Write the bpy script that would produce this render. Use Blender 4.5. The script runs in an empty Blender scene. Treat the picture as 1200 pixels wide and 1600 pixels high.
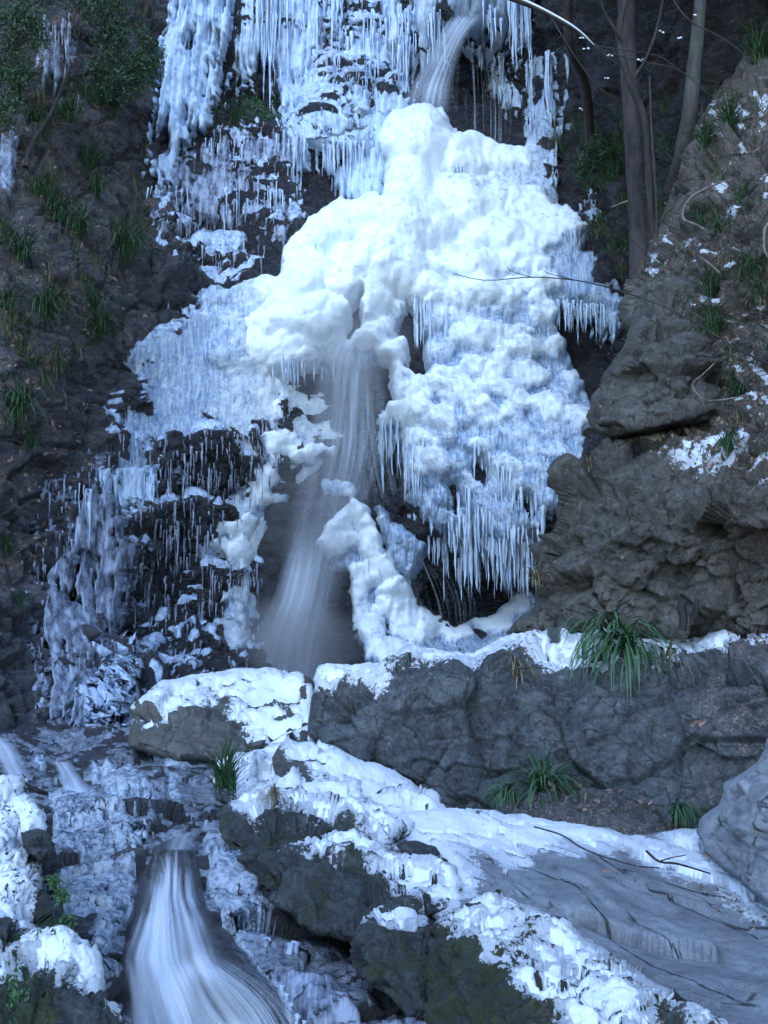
import bpy, math, random
import numpy as np
from mathutils import Vector
rng = np.random.default_rng(7)
random.seed(7)
scene = bpy.context.scene
COL = scene.collection
# ---------------------------------------------------------------- camera
FOC = 1885.0; PITCH = math.radians(4.0); CAM = np.array([0.0, 0.0, 1.6])
CP, SP = math.cos(PITCH), math.sin(PITCH)
def P(px, py, d):
    px = np.asarray(px, float); py = np.asarray(py, float); d = np.asarray(d, float)
    u = (px-600)/FOC; v = (800-py)/FOC
    return np.stack([u*d, (CP-v*SP)*d, (SP+v*CP)*d], -1) + CAM
# ---------------------------------------------------------------- noise
_perm = rng.permutation(256); _perm = np.concatenate([_perm, _perm, _perm]).astype(np.int32)
_g = rng.normal(size=(256, 3)); _g = (_g/np.linalg.norm(_g, axis=1, keepdims=True)).astype(np.float32)
def perlin(p):
    p = np.asarray(p, np.float32)
    i = np.floor(p).astype(np.int32); f = p-i; i &= 255
    w = f*f*f*(f*(f*6-15)+10)
    x, y, z = i[..., 0], i[..., 1], i[..., 2]
    r = 0
    for a in (0, 1):
        for b in (0, 1):
            for c in (0, 1):
                h = _perm[_perm[_perm[(x+a) & 255]+((y+b) & 255)]+((z+c) & 255)]
                g = _g[h]
                d = g[..., 0]*(f[..., 0]-a)+g[..., 1]*(f[..., 1]-b)+g[..., 2]*(f[..., 2]-c)
                ww = (w[..., 0] if a else 1-w[..., 0])*(w[..., 1] if b else 1-w[..., 1])*(w[..., 2] if c else 1-w[..., 2])
                r = r+d*ww
    return r*1.6
def fbm(p, sc, octv=5, seed=0, gain=.5, ridged=False, stretch=(1, 1, 1)):
    p = np.asarray(p)*np.array(stretch)*sc+np.array([seed*17.3, seed*-9.1, seed*5.7])
    r = 0; a = 1; t = 0
    for k in range(octv):
        n = perlin(p*(2.03**k)+k*7.7)
        if ridged: n = 1-2.2*np.abs(n)
        r = r+a*n; t += a; a *= gain
    return r/t
def _h(i, j, k, s):
    return _perm[_perm[_perm[(i+s*13) & 255]+(j & 255)]+(k & 255)]
def chip(p, sc, seed=0, tilt=1.0, stretch=(1, 1, 1)):
    """faceted rock: every cell is its own tilted plane; also returns the distance to the crack between cells"""
    q = (np.asarray(p)*np.array(stretch)*sc).astype(np.float32)
    i = np.floor(q).astype(np.int32)
    b1 = np.full(q.shape[:-1], 9., np.float32); b2 = b1.copy(); val = np.zeros_like(b1)
    for a in (-1, 0, 1):
        for b in (-1, 0, 1):
            for c in (-1, 0, 1):
                ii = i+np.array([a, b, c], np.int32)
                h = _h(ii[..., 0], ii[..., 1], ii[..., 2], seed)
                cpos = ii+.5+.42*_g[h]
                dv = q-cpos; d = np.sqrt((dv*dv).sum(-1))
                g = _g[(h*7+31) & 255]
                v = (dv*g).sum(-1)*tilt+(h/255.-.5)
                nb = d < b1
                b2 = np.where(nb, b1, np.minimum(b2, d)); val = np.where(nb, v, val); b1 = np.where(nb, d, b1)
    return val, b2-b1
def sstep(a, b, x):
    t = np.clip((x-a)/(b-a), 0, 1); return t*t*(3-2*t)
# ---------------------------------------------------------------- polygons in photograph pixels
def rough(poly, seg=12, amp=3., seed=0, freq=.03):
    out = []
    n = len(poly)
    for k in range(n):
        a = np.array(poly[k], float); b = np.array(poly[(k+1) % n], float)
        m = max(1, int(np.linalg.norm(b-a)/seg))
        for j in range(m): out.append(a+(b-a)*j/m)
    out = np.array(out)
    if amp:
        q = np.c_[out*freq, np.full(len(out), seed*3.1)]
        dx = perlin(q)+.6*perlin(q*2.7+9); dy = perlin(q+50)+.6*perlin(q*2.7+70)
        out = out+amp*np.c_[dx, dy]*1.5
    return out
def sdf(poly, X, Y, close=False):
    """positive inside"""
    poly = np.asarray(poly, float)
    x = X.ravel(); y = Y.ravel()
    best = np.full(x.shape, 1e18); cx = np.zeros_like(x); cy = np.zeros_like(x); ins = np.zeros(x.shape, bool)
    n = len(poly)
    for k in range(n):
        ax, ay = poly[k]; bx, by = poly[(k+1) % n]
        ex, ey = bx-ax, by-ay; L = ex*ex+ey*ey+1e-9
        t = np.clip(((x-ax)*ex+(y-ay)*ey)/L, 0, 1)
        qx = ax+t*ex; qy = ay+t*ey
        d = (x-qx)**2+(y-qy)**2
        m = d < best
        best = np.where(m, d, best)
        if close: cx = np.where(m, qx, cx); cy = np.where(m, qy, cy)
        c = ((ay > y) != (by > y))
        with np.errstate(divide='ignore', invalid='ignore'):
            xi = ax+(y-ay)*ex/(ey if ey != 0 else 1e-9)
        ins ^= c & (x < xi)
    s = np.sqrt(best)*np.where(ins, 1, -1)
    s = s.reshape(X.shape)
    if close: return s, cx.reshape(X.shape), cy.reshape(X.shape)
    return s
def usdf(polys, X, Y):
    r = None
    for p in polys:
        s = sdf(p, X, Y); r = s if r is None else np.maximum(r, s)
    return r
def rbf(ctrl, X, Y):
    c = np.array(ctrl, float); n = len(c)
    q = c[:, :2]/1000.
    K = np.linalg.norm(q[:, None]-q[None], axis=2)
    A = np.zeros((n+3, n+3)); A[:n, :n] = K+np.eye(n)*1e-6; A[:n, n] = 1; A[:n, n+1:] = q; A[n, :n] = 1; A[n+1:, :n] = q.T
    w = np.linalg.solve(A, np.r_[c[:, 2], 0, 0, 0])
    x = np.asarray(X, float)/1000; y = np.asarray(Y, float)/1000
    r = w[n]+w[n+1]*x+w[n+2]*y
    for k in range(n): r = r+w[k]*np.sqrt((x-q[k, 0])**2+(y-q[k, 1])**2+2e-5)
    return r
# ---------------------------------------------------------------- objects
def mkmesh(name, V, F, attrs=None, smooth=True, mat=None, uv=None):
    """F: (n,4) or (n,3) numpy, or a list of such"""
    V = np.asarray(V, np.float32).reshape(-1, 3)
    Fs = F if isinstance(F, list) else [F]
    Fs = [np.asarray(f, np.int32) for f in Fs if len(f)]
    me = bpy.data.meshes.new(name)
    me.vertices.add(len(V)); me.vertices.foreach_set('co', V.ravel())
    nl = sum(f.size for f in Fs); nf = sum(len(f) for f in Fs)
    me.loops.add(nl); me.polygons.add(nf)
    me.loops.foreach_set('vertex_index', np.concatenate([f.ravel() for f in Fs]))
    tot = np.concatenate([np.full(len(f), f.shape[1], np.int32) for f in Fs])
    st = np.concatenate([[0], np.cumsum(tot)[:-1]]).astype(np.int32)
    me.polygons.foreach_set('loop_start', st); me.polygons.foreach_set('loop_total', tot)
    me.update(calc_edges=True)
    me.polygons.foreach_set('use_smooth', np.full(nf, smooth, bool))
    for k, a in (attrs or {}).items():
        at = me.attributes.new(k, 'FLOAT', 'POINT'); at.data.foreach_set('value', np.asarray(a, np.float32).ravel())
    if uv is not None:
        l = me.uv_layers.new(name='UVMap'); idx = np.concatenate([f.ravel() for f in Fs])
        l.data.foreach_set('uv', np.asarray(uv, np.float32)[idx].ravel())
    if mat: me.materials.append(mat)
    me.validate()
    return me
def link(name, me, parent=None, label=None, cat=None, group=None, kind=None, origin=None):
    """origin at the base of the mesh; geometry stays in its world place"""
    n = len(me.vertices); co = np.empty(n*3, np.float32); me.vertices.foreach_get('co', co); co = co.reshape(-1, 3)
    if parent is None:
        if origin is None: origin = np.array([(co[:, 0].min()+co[:, 0].max())/2, (co[:, 1].min()+co[:, 1].max())/2, co[:, 2].min()])
        origin = np.asarray(origin, np.float32)
    else: origin = np.array(parent['_o'], np.float32)
    co -= origin; me.vertices.foreach_set('co', co.ravel()); me.update()
    o = bpy.data.objects.new(name, me); COL.objects.link(o)
    if parent is not None: o.parent = parent
    else: o.location = [float(v) for v in origin]
    o['_o'] = [float(v) for v in origin]
    tag(o, label, cat, group, kind)
    return o
def tag(o, label=None, cat=None, group=None, kind=None):
    if label: o['label'] = label
    if cat: o['category'] = cat
    if group: o['group'] = group
    if kind: o['kind'] = kind
    return o
def empty(name, loc, label=None, cat=None, group=None):
    o = bpy.data.objects.new(name, None); COL.objects.link(o); o.location = [float(v) for v in loc]; o['_o'] = [float(v) for v in loc]
    o.empty_display_size = .1
    return tag(o, label, cat, group)
class MB:
    def __init__(s): s.V = []; s.F4 = []; s.F3 = []; s.n = 0; s.A = {}
    def add(s, V, F, **attrs):
        V = np.asarray(V, float).reshape(-1, 3); F = np.asarray(F, int)
        (s.F4 if F.shape[1] == 4 else s.F3).append(F+s.n); s.V.append(V)
        for k, v in attrs.items(): s.A.setdefault(k, []).append(np.broadcast_to(np.asarray(v, float), (len(V),)))
        s.n += len(V)
    def mesh(s, name, mat, smooth=True):
        F = []
        if s.F4: F.append(np.concatenate(s.F4))
        if s.F3: F.append(np.concatenate(s.F3))
        return mkmesh(name, np.concatenate(s.V), F, {k: np.concatenate(v) for k, v in s.A.items()}, smooth, mat)
def tubeVF(pts, rad, sides=6, jit=0.):
    pts = np.asarray(pts, float); n = len(pts); rad = np.broadcast_to(np.asarray(rad, float), (n,))
    t = np.gradient(pts, axis=0); t /= np.linalg.norm(t, axis=1, keepdims=True)+1e-9
    ref = np.array([0.13, 1., .07]); 
    if abs(t.mean(0)@ref) > .9: ref = np.array([1., .1, .1])
    a = np.cross(t, ref); a /= np.linalg.norm(a, axis=1, keepdims=True); b = np.cross(t, a)
    th = np.arange(sides)/sides*2*math.pi
    rr = rad[:, None]*(1+(jit*(rng.random((n, sides))-.5) if jit else 0))
    V = pts[:, None]+a[:, None]*(np.cos(th)*rr)[..., None]+b[:, None]*(np.sin(th)*rr)[..., None]
    i = np.arange(n-1)[:, None]*sides; j = np.arange(sides)[None]; j2 = (j+1) % sides
    F = np.stack([i+j, i+j2, i+sides+j2, i+sides+j], -1).reshape(-1, 4)
    return V.reshape(-1, 3), F
def spline(pts, n):
    p = np.asarray(pts, float); m = len(p)
    if m < 3:
        t = np.linspace(0, 1, n)[:, None]; return p[0]*(1-t)+p[-1]*t
    q = np.vstack([2*p[0]-p[1], p, 2*p[-1]-p[-2]])
    T = np.linspace(0, m-1-1e-6, n); k = T.astype(int); t = (T-k)[:, None]
    a, b, c, d = q[k], q[k+1], q[k+2], q[k+3]
    return .5*((2*b)+(-a+c)*t+(2*a-5*b+4*c-d)*t*t+(-a+3*b-3*c+d)*t**3)
# ---------------------------------------------------------------- surfaces
class Surf: pass
def normals(V):
    du = np.gradient(V, axis=1); dv = np.gradient(V, axis=0)
    n = np.cross(dv, du); n /= np.linalg.norm(n, axis=2, keepdims=True)+1e-12
    tocam = CAM-V
    s = np.sign((n*tocam).sum(-1)); s[s == 0] = 1
    return n*s[..., None]
def relief(outline, ctrl, step=2.5, edge=(25, .3), amp=3, seed=0, disp=None, shape=None, freq=.03):
    S = Surf()
    pl = rough(outline, 12, amp, seed, freq) if amp else np.array(outline, float)
    x0, y0 = pl.min(0)-step*1.5; x1, y1 = pl.max(0)+step*1.5
    X, Y = np.meshgrid(np.arange(x0, x1, step), np.arange(y0, y1, step))
    s, cx, cy = sdf(pl, X, Y, True)
    S.s = s; out = s < 0
    X = np.where(out, cx, X); Y = np.where(out, cy, Y)
    S.X, S.Y = X, Y; S.x0, S.y0, S.step = x0, y0, step
    D = rbf(ctrl, X, Y)
    if shape is not None: D = D+shape(X, Y)
    S.Dm = D.copy()
    if edge:
        r, T = edge
        t = np.clip(s/r, 0, 1); D = D+T*(1-np.sqrt(np.clip(1-(1-t)**2, 0, 1)))
    S.D = D; V = P(X, Y, D); S.N = normals(V); S.V = V
    if disp is not None:
        d = disp(V, X, Y, S.N)
        if edge:
            ns = normals(P(X, Y, S.Dm)); t = sstep(0, edge[0]*.8, s)[..., None]
            nn = ns*(1-t)*.7+S.N*(.3+.7*t); nn /= np.linalg.norm(nn, axis=2, keepdims=True)+1e-9
            S.V = V+nn*(d*(.12+.88*t[..., 0]))[..., None]
        else: S.V = V+S.N*d[..., None]
        S.disp = d
        inn = ~out
        S.N = normals(S.V)
    ci = (s > 0); k = ci[:-1, :-1] | ci[1:, :-1] | ci[:-1, 1:] | ci[1:, 1:]
    S.keep = k
    return S
def blur(V, r=1, n=2):
    V = np.array(V, float)
    for _ in range(n):
        for ax in (0, 1):
            pad = [(0, 0)]*V.ndim; pad[ax] = (r+1, r)
            c = np.cumsum(np.pad(V, pad, mode='edge'), axis=ax)
            L = V.shape[ax]; k = 2*r+1
            hi = np.take(c, np.arange(k, k+L), axis=ax); lo = np.take(c, np.arange(0, L), axis=ax)
            V = (hi-lo)/k
    return V
def gridfaces(k, H, W):
    r, c = np.nonzero(k)
    i = r*W+c
    return np.stack([i, i+W, i+W+1, i+1], -1)
def compact(V, F, attrs):
    used = np.unique(F); m = np.full(len(V), -1); m[used] = np.arange(len(used))
    return V[used], m[F], {k: np.asarray(a).ravel()[used] for k, a in attrs.items()}
def surfmesh(S, name, mat, attrs=None, back=None):
    H, W = S.X.shape
    F = gridfaces(S.keep, H, W)
    V, F, A = compact(S.V.reshape(-1, 3), F, attrs or {})
    if back:
        e = np.concatenate([F[:, [0, 1]], F[:, [1, 2]], F[:, [2, 3]], F[:, [3, 0]]])
        key = np.sort(e, 1); kk = key[:, 0].astype(np.int64)*len(V)+key[:, 1]
        u, idx, cnt = np.unique(kk, return_index=True, return_counts=True)
        be = e[idx[cnt == 1]]
        bv = np.unique(be); c = V[bv].mean(0)
        dist = np.linalg.norm(c-CAM)
        prev = bv; Vn = [V]; n = len(V); Fn = [F]; An = {k: [a] for k, a in A.items()}
        mp = np.full(n, -1); mp[bv] = np.arange(len(bv)); ring = V[bv]
        for (f, sh) in ((.35, .03), (.75, .15), (1., .45), (1.02, .97)):
            R = ring+(c-ring)*sh; R = CAM+(R-CAM)*(1+back*f/dist)
            Vn.append(R); cur = np.arange(len(bv))+n
            a, b = mp[be[:, 0]], mp[be[:, 1]]
            Fn.append(np.stack([prev[b], prev[a], cur[a], cur[b]], -1)); prev = cur; n += len(bv)
            for k in An: An[k].append(A[k][bv])
        V = np.concatenate(Vn); F = np.concatenate(Fn); A = {k: np.concatenate(a) for k, a in An.items()}
    return mkmesh(name, V, F, A, True, mat)
def layermesh(S, name, mat, m, h, w, up=.6, extra=None, attrs=None, sink=1.0, dirn=None, base=None):
    """a layer of snow or ice lying on surface S: m>0 where it lies, thickness growing to h"""
    off = np.where(m > 0, h*(1-np.exp(-np.maximum(m, 0)/w)), np.maximum(m*h/w, -h*sink))
    if extra is not None: off = off+extra*np.clip(m/w, 0, 1)
    if dirn is None:
        d = S.N*(1-up)+np.array([0, 0, up])
        d = d/(np.linalg.norm(d, axis=2, keepdims=True)+1e-9)
    else: d = np.asarray(dirn)/np.linalg.norm(dirn)
    B = S.V if base is None else S.V+(base-S.V)*np.clip(m/w+.3, 0, 1)[..., None]
    V = B+d*off[..., None]
    ok = m > -w*.6
    k = S.keep & (ok[:-1, :-1] | ok[1:, :-1] | ok[:-1, 1:] | ok[1:, 1:])
    H, W = S.X.shape
    F = gridfaces(k, H, W)
    if len(F) == 0: return None, V
    V2, F, A = compact(V.reshape(-1, 3), F, attrs or {})
    return mkmesh(name, V2, F, A, True, mat), V
def at(S, px, py, V=None):
    V = S.V if V is None else V
    H, W = S.X.shape
    i = np.clip(((np.asarray(py)-S.y0)/S.step), 0, H-1.01); j = np.clip(((np.asarray(px)-S.x0)/S.step), 0, W-1.01)
    i0 = i.astype(int); j0 = j.astype(int)
    return V[i0, j0]
def nat(S, px, py): return at(S, px, py, S.N)
# ---------------------------------------------------------------- materials
class NT:
    def __init__(s, name):
        s.m = bpy.data.materials.new(name); s.m.use_nodes = True; s.t = s.m.node_tree; s.t.nodes.clear()
        s.out = s.n('ShaderNodeOutputMaterial')
        g = s.n('ShaderNodeNewGeometry'); s.pos = g.outputs['Position']; s.nrm = g.outputs['Normal']
    def n(s, ty, **kw):
        x = s.t.nodes.new(ty)
        for k, v in kw.items(): setattr(x, k, v)
        return x
    def l(s, a, b): s.t.links.new(a, b)
    def setin(s, sock, v):
        if hasattr(v, 'is_linked') or hasattr(v, 'links'): s.l(v, sock)
        else: sock.default_value = v
    def scale(s, v, xyz):
        x = s.n('ShaderNodeVectorMath', operation='MULTIPLY'); s.setin(x.inputs[0], v); x.inputs[1].default_value = xyz; return x.outputs[0]
    def noise(s, sc, det=6, rough=.6, vec=None, dist=0., stretch=None, out='Fac'):
        x = s.n('ShaderNodeTexNoise'); v = vec or s.pos
        if stretch: v = s.scale(v, stretch)
        s.l(v, x.inputs['Vector']); x.inputs['Scale'].default_value = sc; x.inputs['Detail'].default_value = det
        x.inputs['Roughness'].default_value = rough; x.inputs['Distortion'].default_value = dist
        return x.outputs[out]
    def voro(s, sc, feature='F1', vec=None, stretch=None, out='Distance'):
        x = s.n('ShaderNodeTexVoronoi', feature=feature); v = vec or s.pos
        if stretch: v = s.scale(v, stretch)
        s.l(v, x.inputs['Vector']); x.inputs['Scale'].default_value = sc; return x.outputs[out]
    def mr(s, v, a, b, c=0., d=1., smooth=False):
        x = s.n('ShaderNodeMapRange'); 
        if smooth: x.interpolation_type = 'SMOOTHSTEP'
        s.l(v, x.inputs['Value'])
        for k, q in zip(('From Min', 'From Max', 'To Min', 'To Max'), (a, b, c, d)): x.inputs[k].default_value = q
        return x.outputs['Result']
    def math(s, op, a, b=0., clamp=False):
        x = s.n('ShaderNodeMath', operation=op, use_clamp=clamp); s.setin(x.inputs[0], a); s.setin(x.inputs[1], b); return x.outputs[0]
    def mix(s, f, a, b):
        x = s.n('ShaderNodeMix', data_type='RGBA'); s.setin(x.inputs['Factor'], f)
        for k, v in ((6, a), (7, b)):
            if isinstance(v, tuple): x.inputs[k].default_value = (v[0], v[1], v[2], 1)
            else: s.l(v, x.inputs[k])
        return x.outputs[2]
    def attr(s, name): return s.n('ShaderNodeAttribute', attribute_name=name).outputs['Fac']
    def bump(s, h, dist=.02, st=1., nrm=None):
        x = s.n('ShaderNodeBump'); x.inputs['Distance'].default_value = dist; x.inputs['Strength'].default_value = st
        s.l(h, x.inputs['Height'])
        if nrm is not None: s.l(nrm, x.inputs['Normal'])
        return x.outputs[0]
    def bsdf(s, color, rough=.7, nrm=None, **kw):
        x = s.n('ShaderNodeBsdfPrincipled')
        c = x.inputs['Base Color']
        if isinstance(color, tuple): c.default_value = (color[0], color[1], color[2], 1)
        else: s.l(color, c)
        s.setin(x.inputs['Roughness'], rough)
        if nrm is not None: s.l(nrm, x.inputs['Normal'])
        for k, v in kw.items(): s.setin(x.inputs[k.replace('_', ' ')], v)
        return x.outputs[0]
    def done(s, sh): s.l(sh, s.out.inputs['Surface']); return s.m
def rock_mat(name, dark, light, tint, sc=1., rough=.75, moss=(.020, .032, .009), mossbias=0., spec=.4, veins=0., bumpd=.02, litter=True, strat=None):
    t = NT(name)
    st = strat or (1, 1, 1)
    n1 = t.noise(2.2*sc, 9, .62, dist=.6, stretch=st); n2 = t.noise(9*sc, 8, .7, stretch=st); n3 = t.noise(45*sc, 5, .7)
    c = t.mix(t.mr(n1, .38, .64), dark, light)
    n4 = t.noise(22*sc, 7, .78, stretch=st, dist=.4)
    c = t.mix(t.mr(n4, .50, .68, 0, .7), c, (light[0]*1.35, light[1]*1.35, light[2]*1.35))
    c = t.mix(t.mr(n4, .48, .34, 0, .75), c, (dark[0]*.45, dark[1]*.45, dark[2]*.45))
    c = t.mix(t.mr(n2, .52, .72, 0, .75), c, tint)
    c = t.mix(t.mr(n3, .3, .75, 0, .45), c, (dark[0]*.5, dark[1]*.5, dark[2]*.5))
    wn = t.noise(5*sc, 4, .6, out='Color')
    wv = t.n('ShaderNodeVectorMath', operation='MULTIPLY_ADD'); t.l(wn, wv.inputs[0]); wv.inputs[1].default_value = (.35/sc, .35/sc, .35/sc); t.l(t.pos, wv.inputs[2])
    cr = t.voro(2.1*sc, 'DISTANCE_TO_EDGE', vec=wv.outputs[0], stretch=(1., 1., 1.7))
    crk = t.mr(cr, 0., .035, 1, 0)
    crk = t.math('MULTIPLY', crk, t.mr(n1, .45, .6))
    c = t.mix(t.math('MULTIPLY', crk, .75), c, (dark[0]*.25, dark[1]*.25, dark[2]*.25))
    lich = t.math('MULTIPLY', t.mr(t.noise(6*sc, 10, .75), .6, .68), .55)
    c = t.mix(lich, c, (tint[0]*1.7, tint[1]*1.75, tint[2]*1.6))
    if veins:
        vn = t.noise(3*sc, 6, .6, stretch=(.6, 1., 5.), dist=1.2)
        c = t.mix(t.math('MULTIPLY', t.mr(vn, .49, .515), t.math('SUBTRACT', veins, t.mr(vn, .515, .54, 0, veins))), c, (light[0]*1.6, light[1]*1.6, light[2]*1.65))
    wt = t.attr('wet')
    c = t.mix(t.math('MULTIPLY', wt, .72), c, (.008, .009, .013))
    mn = t.noise(4., 9, .7); ms = t.math('ADD', t.attr('moss'), t.mr(mn, .35, .65, -.55, .35), True)
    ms = t.math('MULTIPLY', t.mr(ms, .3+mossbias, .75+mossbias, 0, .95, True), t.mr(t.noise(11, 8, .75), .36, .58))
    mc = t.mix(t.mr(t.noise(30, 4, .7), .35, .65), moss, (moss[0]*3, moss[1]*2.6, moss[2]*2))
    c = t.mix(ms, c, mc)
    if litter:
        lt = t.math('MULTIPLY', t.attr('litter'), t.mr(t.noise(16, 6, .7), .42, .6))
        lc = t.mix(t.mr(t.noise(60, 2, .5), .4, .62), (.05, .034, .028), (.30, .23, .20))
        c = t.mix(lt, c, lc)
    ds = t.math('ADD', t.attr('dust'), t.mr(t.noise(34, 6, .75), .3, .7, -.75, .25))
    ds = t.mr(ds, .18, .32, 0, .9)
    c = t.mix(ds, c, (.72, .76, .82))
    h = t.math('ADD', t.math('MULTIPLY', n2, 1.), t.math('MULTIPLY', n3, .35))
    h = t.math('ADD', h, t.math('MULTIPLY', n4, 1.1))
    h = t.math('SUBTRACT', h, t.math('MULTIPLY', crk, .6))
    h = t.math('ADD', h, t.math('MULTIPLY', t.math('MULTIPLY', ms, t.noise(70, 5, .75)), 1.3))
    b = t.bump(h, bumpd, 1.)
    r = t.math('ADD', t.mr(n2, .3, .7, rough-.1, rough+.15), t.math('MULTIPLY', ms, .3), True)
    r = t.math('SUBTRACT', r, t.math('MULTIPLY', wt, .2), True)
    return t.done(t.bsdf(c, r, b, Specular_IOR_Level=spec))
def slab_mat():
    t = NT('blue_grey_slab_rock')
    def dot(v3):
        x = t.n('ShaderNodeVectorMath', operation='DOT_PRODUCT'); t.l(t.pos, x.inputs[0]); x.inputs[1].default_value = v3; return x.outputs['Value']
    def frame(a, b, c):
        cb = t.n('ShaderNodeCombineXYZ'); t.l(dot((.37*a, -.93*a, 0)), cb.inputs[0]); t.l(dot((.93*b, .37*b, 0)), cb.inputs[1]); t.l(dot((0, 0, c)), cb.inputs[2]); return cb.outputs[0]
    v = frame(.55, 1.5, 1.5); w = frame(.22, 1.1, .3)
    n1 = t.noise(3, 9, .7, vec=v); n2 = t.noise(13, 9, .78); n3 = t.noise(90, 4, .7); n0 = t.noise(1.8, 9, .7)
    c = t.mix(t.mr(n1, .38, .64), (.20, .215, .245), (.38, .40, .43))
    c = t.mix(t.mr(n0, .5, .66, 0, .6), c, (.22, .215, .215))
    c = t.mix(t.mr(n2, .52, .72, 0, .5), c, (.46, .48, .50))
    c = t.mix(t.mr(n2, .48, .32, 0, .6), c, (.11, .12, .135))
    c = t.mix(t.mr(n3, .5, .75, 0, .5), c, (.09, .10, .11))
    cr = t.mr(t.voro(1.3, 'DISTANCE_TO_EDGE', vec=w), 0., .010, 1, 0); cr2 = t.mr(t.voro(3.4, 'DISTANCE_TO_EDGE', vec=w), 0., .012, 1, 0)
    cr = t.math('MAXIMUM', t.math('MULTIPLY', cr, t.mr(n0, .42, .5)), t.math('MULTIPLY', cr2, t.mr(n1, .52, .6)))
    c = t.mix(t.math('MULTIPLY', cr, .85), c, (.02, .022, .024))
    mn = t.noise(4., 9, .7); ms = t.math('ADD', t.attr('moss'), t.mr(mn, .35, .65, -.55, .35), True)
    ms = t.math('MULTIPLY', t.mr(ms, .3, .75, 0, .95, True), t.mr(t.noise(11, 8, .75), .36, .58))
    c = t.mix(ms, c, (.03, .038, .018))
    ds = t.math('ADD', t.attr('dust'), t.mr(t.noise(34, 6, .75), .3, .7, -.75, .25))
    ds = t.mr(ds, .18, .32, 0, .9)
    c = t.mix(ds, c, (.72, .76, .82))
    h = t.math('ADD', t.math('MULTIPLY', n2, 1.), t.math('MULTIPLY', n3, .3)); h = t.math('SUBTRACT', h, t.math('MULTIPLY', cr, 1.))
    return t.done(t.bsdf(c, .8, t.bump(h, .03, 1.), Specular_IOR_Level=.2))
def snow_mat(name='snow', col=(.80, .83, .87), gr=1.):
    t = NT(name)
    n = t.noise(28*gr, 6, .7); n2 = t.noise(140*gr, 4, .75)
    c = t.mix(t.mr(t.noise(10, 5, .7), .3, .7), col, (col[0]*.93, col[1]*.94, col[2]*.97))
    sp = t.mr(t.noise(55, 3, .6), .70, .74)
    c = t.mix(t.math('MULTIPLY', sp, .7), c, (.12, .08, .05))
    b = t.bump(t.math('ADD', n, t.math('MULTIPLY', n2, .4)), .012, .8)
    return t.done(t.bsdf(c, .6, b, Specular_IOR_Level=.25))
def ice_mat(name, col=(.70, .83, .98), deep=(.32, .45, .66), rough=.14, trans=.25, sc=1., frost=.5, bd=.02, streak=True, specks=False):
    t = NT(name)
    st = (1, .12, .10) if streak else (1, 1, 1)
    n1 = t.noise(9*sc, 7, .65, stretch=st); n2 = t.noise(3*sc, 6, .6); n3 = t.noise(55*sc, 4, .6, stretch=st)
    c = t.mix(t.mr(t.math('ADD', t.math('MULTIPLY', n1, .6), t.math('MULTIPLY', n2, .4)), .50-.24*frost, .66-.24*frost), deep, col)
    if specks:
        c = t.mix(t.math('MULTIPLY', t.mr(t.noise(7, 8, .7), .56, .68), .6), c, (.10, .085, .09))
    vo = t.voro(26*sc, 'SMOOTH_F1', stretch=(1, .4 if streak else 1, .3 if streak else 1))
    h = t.math('ADD', t.math('MULTIPLY', n1, .8), t.math('ADD', t.math('MULTIPLY', n3, .3), t.math('MULTIPLY', vo, .5)))
    b = t.bump(h, bd, 1.)
    r = t.mr(n2, .35, .65, rough*.6, rough*1.8)
    return t.done(t.bsdf(c, r, b, Specular_IOR_Level=.7, Transmission_Weight=trans, IOR=1.31))
def massice_mat():
    """frosted lumpy ice: bright crusts, clearer bluish ice in hollows between (attribute crust)"""
    t = NT('frosted_ice')
    n1 = t.noise(7, 8, .7); n2 = t.noise(24, 5, .65, stretch=(1, .3, .14)); vo = t.voro(16, 'SMOOTH_F1')
    f = t.math('ADD', t.attr('crust'), t.mr(n1, .3, .7, -.45, .4), True)
    f = t.mr(f, .08, .85, 0, 1)
    c = t.mix(f, t.mix(t.mr(n2, .4, .62), (.26, .40, .64), (.72, .85, .98)), (.83, .91, .98))
    hb = t.math('ADD', t.math('MULTIPLY', n2, t.math('SUBTRACT', 1.15, f)), t.math('MULTIPLY', t.noise(30, 6, .7), .35))
    hb = t.math('ADD', hb, t.math('MULTIPLY', t.math('MULTIPLY', vo, t.math('SUBTRACT', 1., f)), .6))
    b = t.bump(hb, .05, 1.)
    r = t.mr(f, 0, 1, .1, .6)
    sh = t.n('ShaderNodeBsdfPrincipled'); t.l(c, sh.inputs['Base Color']); t.l(r, sh.inputs['Roughness']); t.l(b, sh.inputs['Normal'])
    sh.inputs['Specular IOR Level'].default_value = .5; sh.inputs['Subsurface Weight'].default_value = .4; sh.inputs['Subsurface Scale'].default_value = .16
    sh.inputs['Subsurface Radius'].default_value = (.65, .75, .85)
    t.l(t.mr(f, 0, .8, .25, 0), sh.inputs['Transmission Weight'])
    return t.done(sh.outputs[0])
def leaf_mat(name, a, b, rough=.5, sp=.35):
    t = NT(name)
    oi = t.n('ShaderNodeObjectInfo').outputs['Random']
    c = t.mix(t.math('ADD', t.math('MULTIPLY', t.attr('rnd'), .7), t.math('MULTIPLY', oi, .3)), a, b)
    x = t.bsdf(c, rough, Specular_IOR_Level=sp)
    return t.done(x)
def bark_mat(name, a, b, moss=.0):
    t = NT(name)
    n = t.noise(14, 8, .7, stretch=(1, 1, .15)); n2 = t.noise(3, 5, .6)
    c = t.mix(t.mr(n, .42, .58), a, b)
    c = t.mix(t.mr(n2, .5, .62, 0, .6), c, (b[0]*1.5, b[1]*1.45, b[2]*1.45))
    if moss: c = t.mix(t.mr(t.noise(5, 6, .7), .52, .62, 0, moss), c, (.03, .05, .015))
    return t.done(t.bsdf(c, .85, t.bump(n, .02, 1.)))
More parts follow.
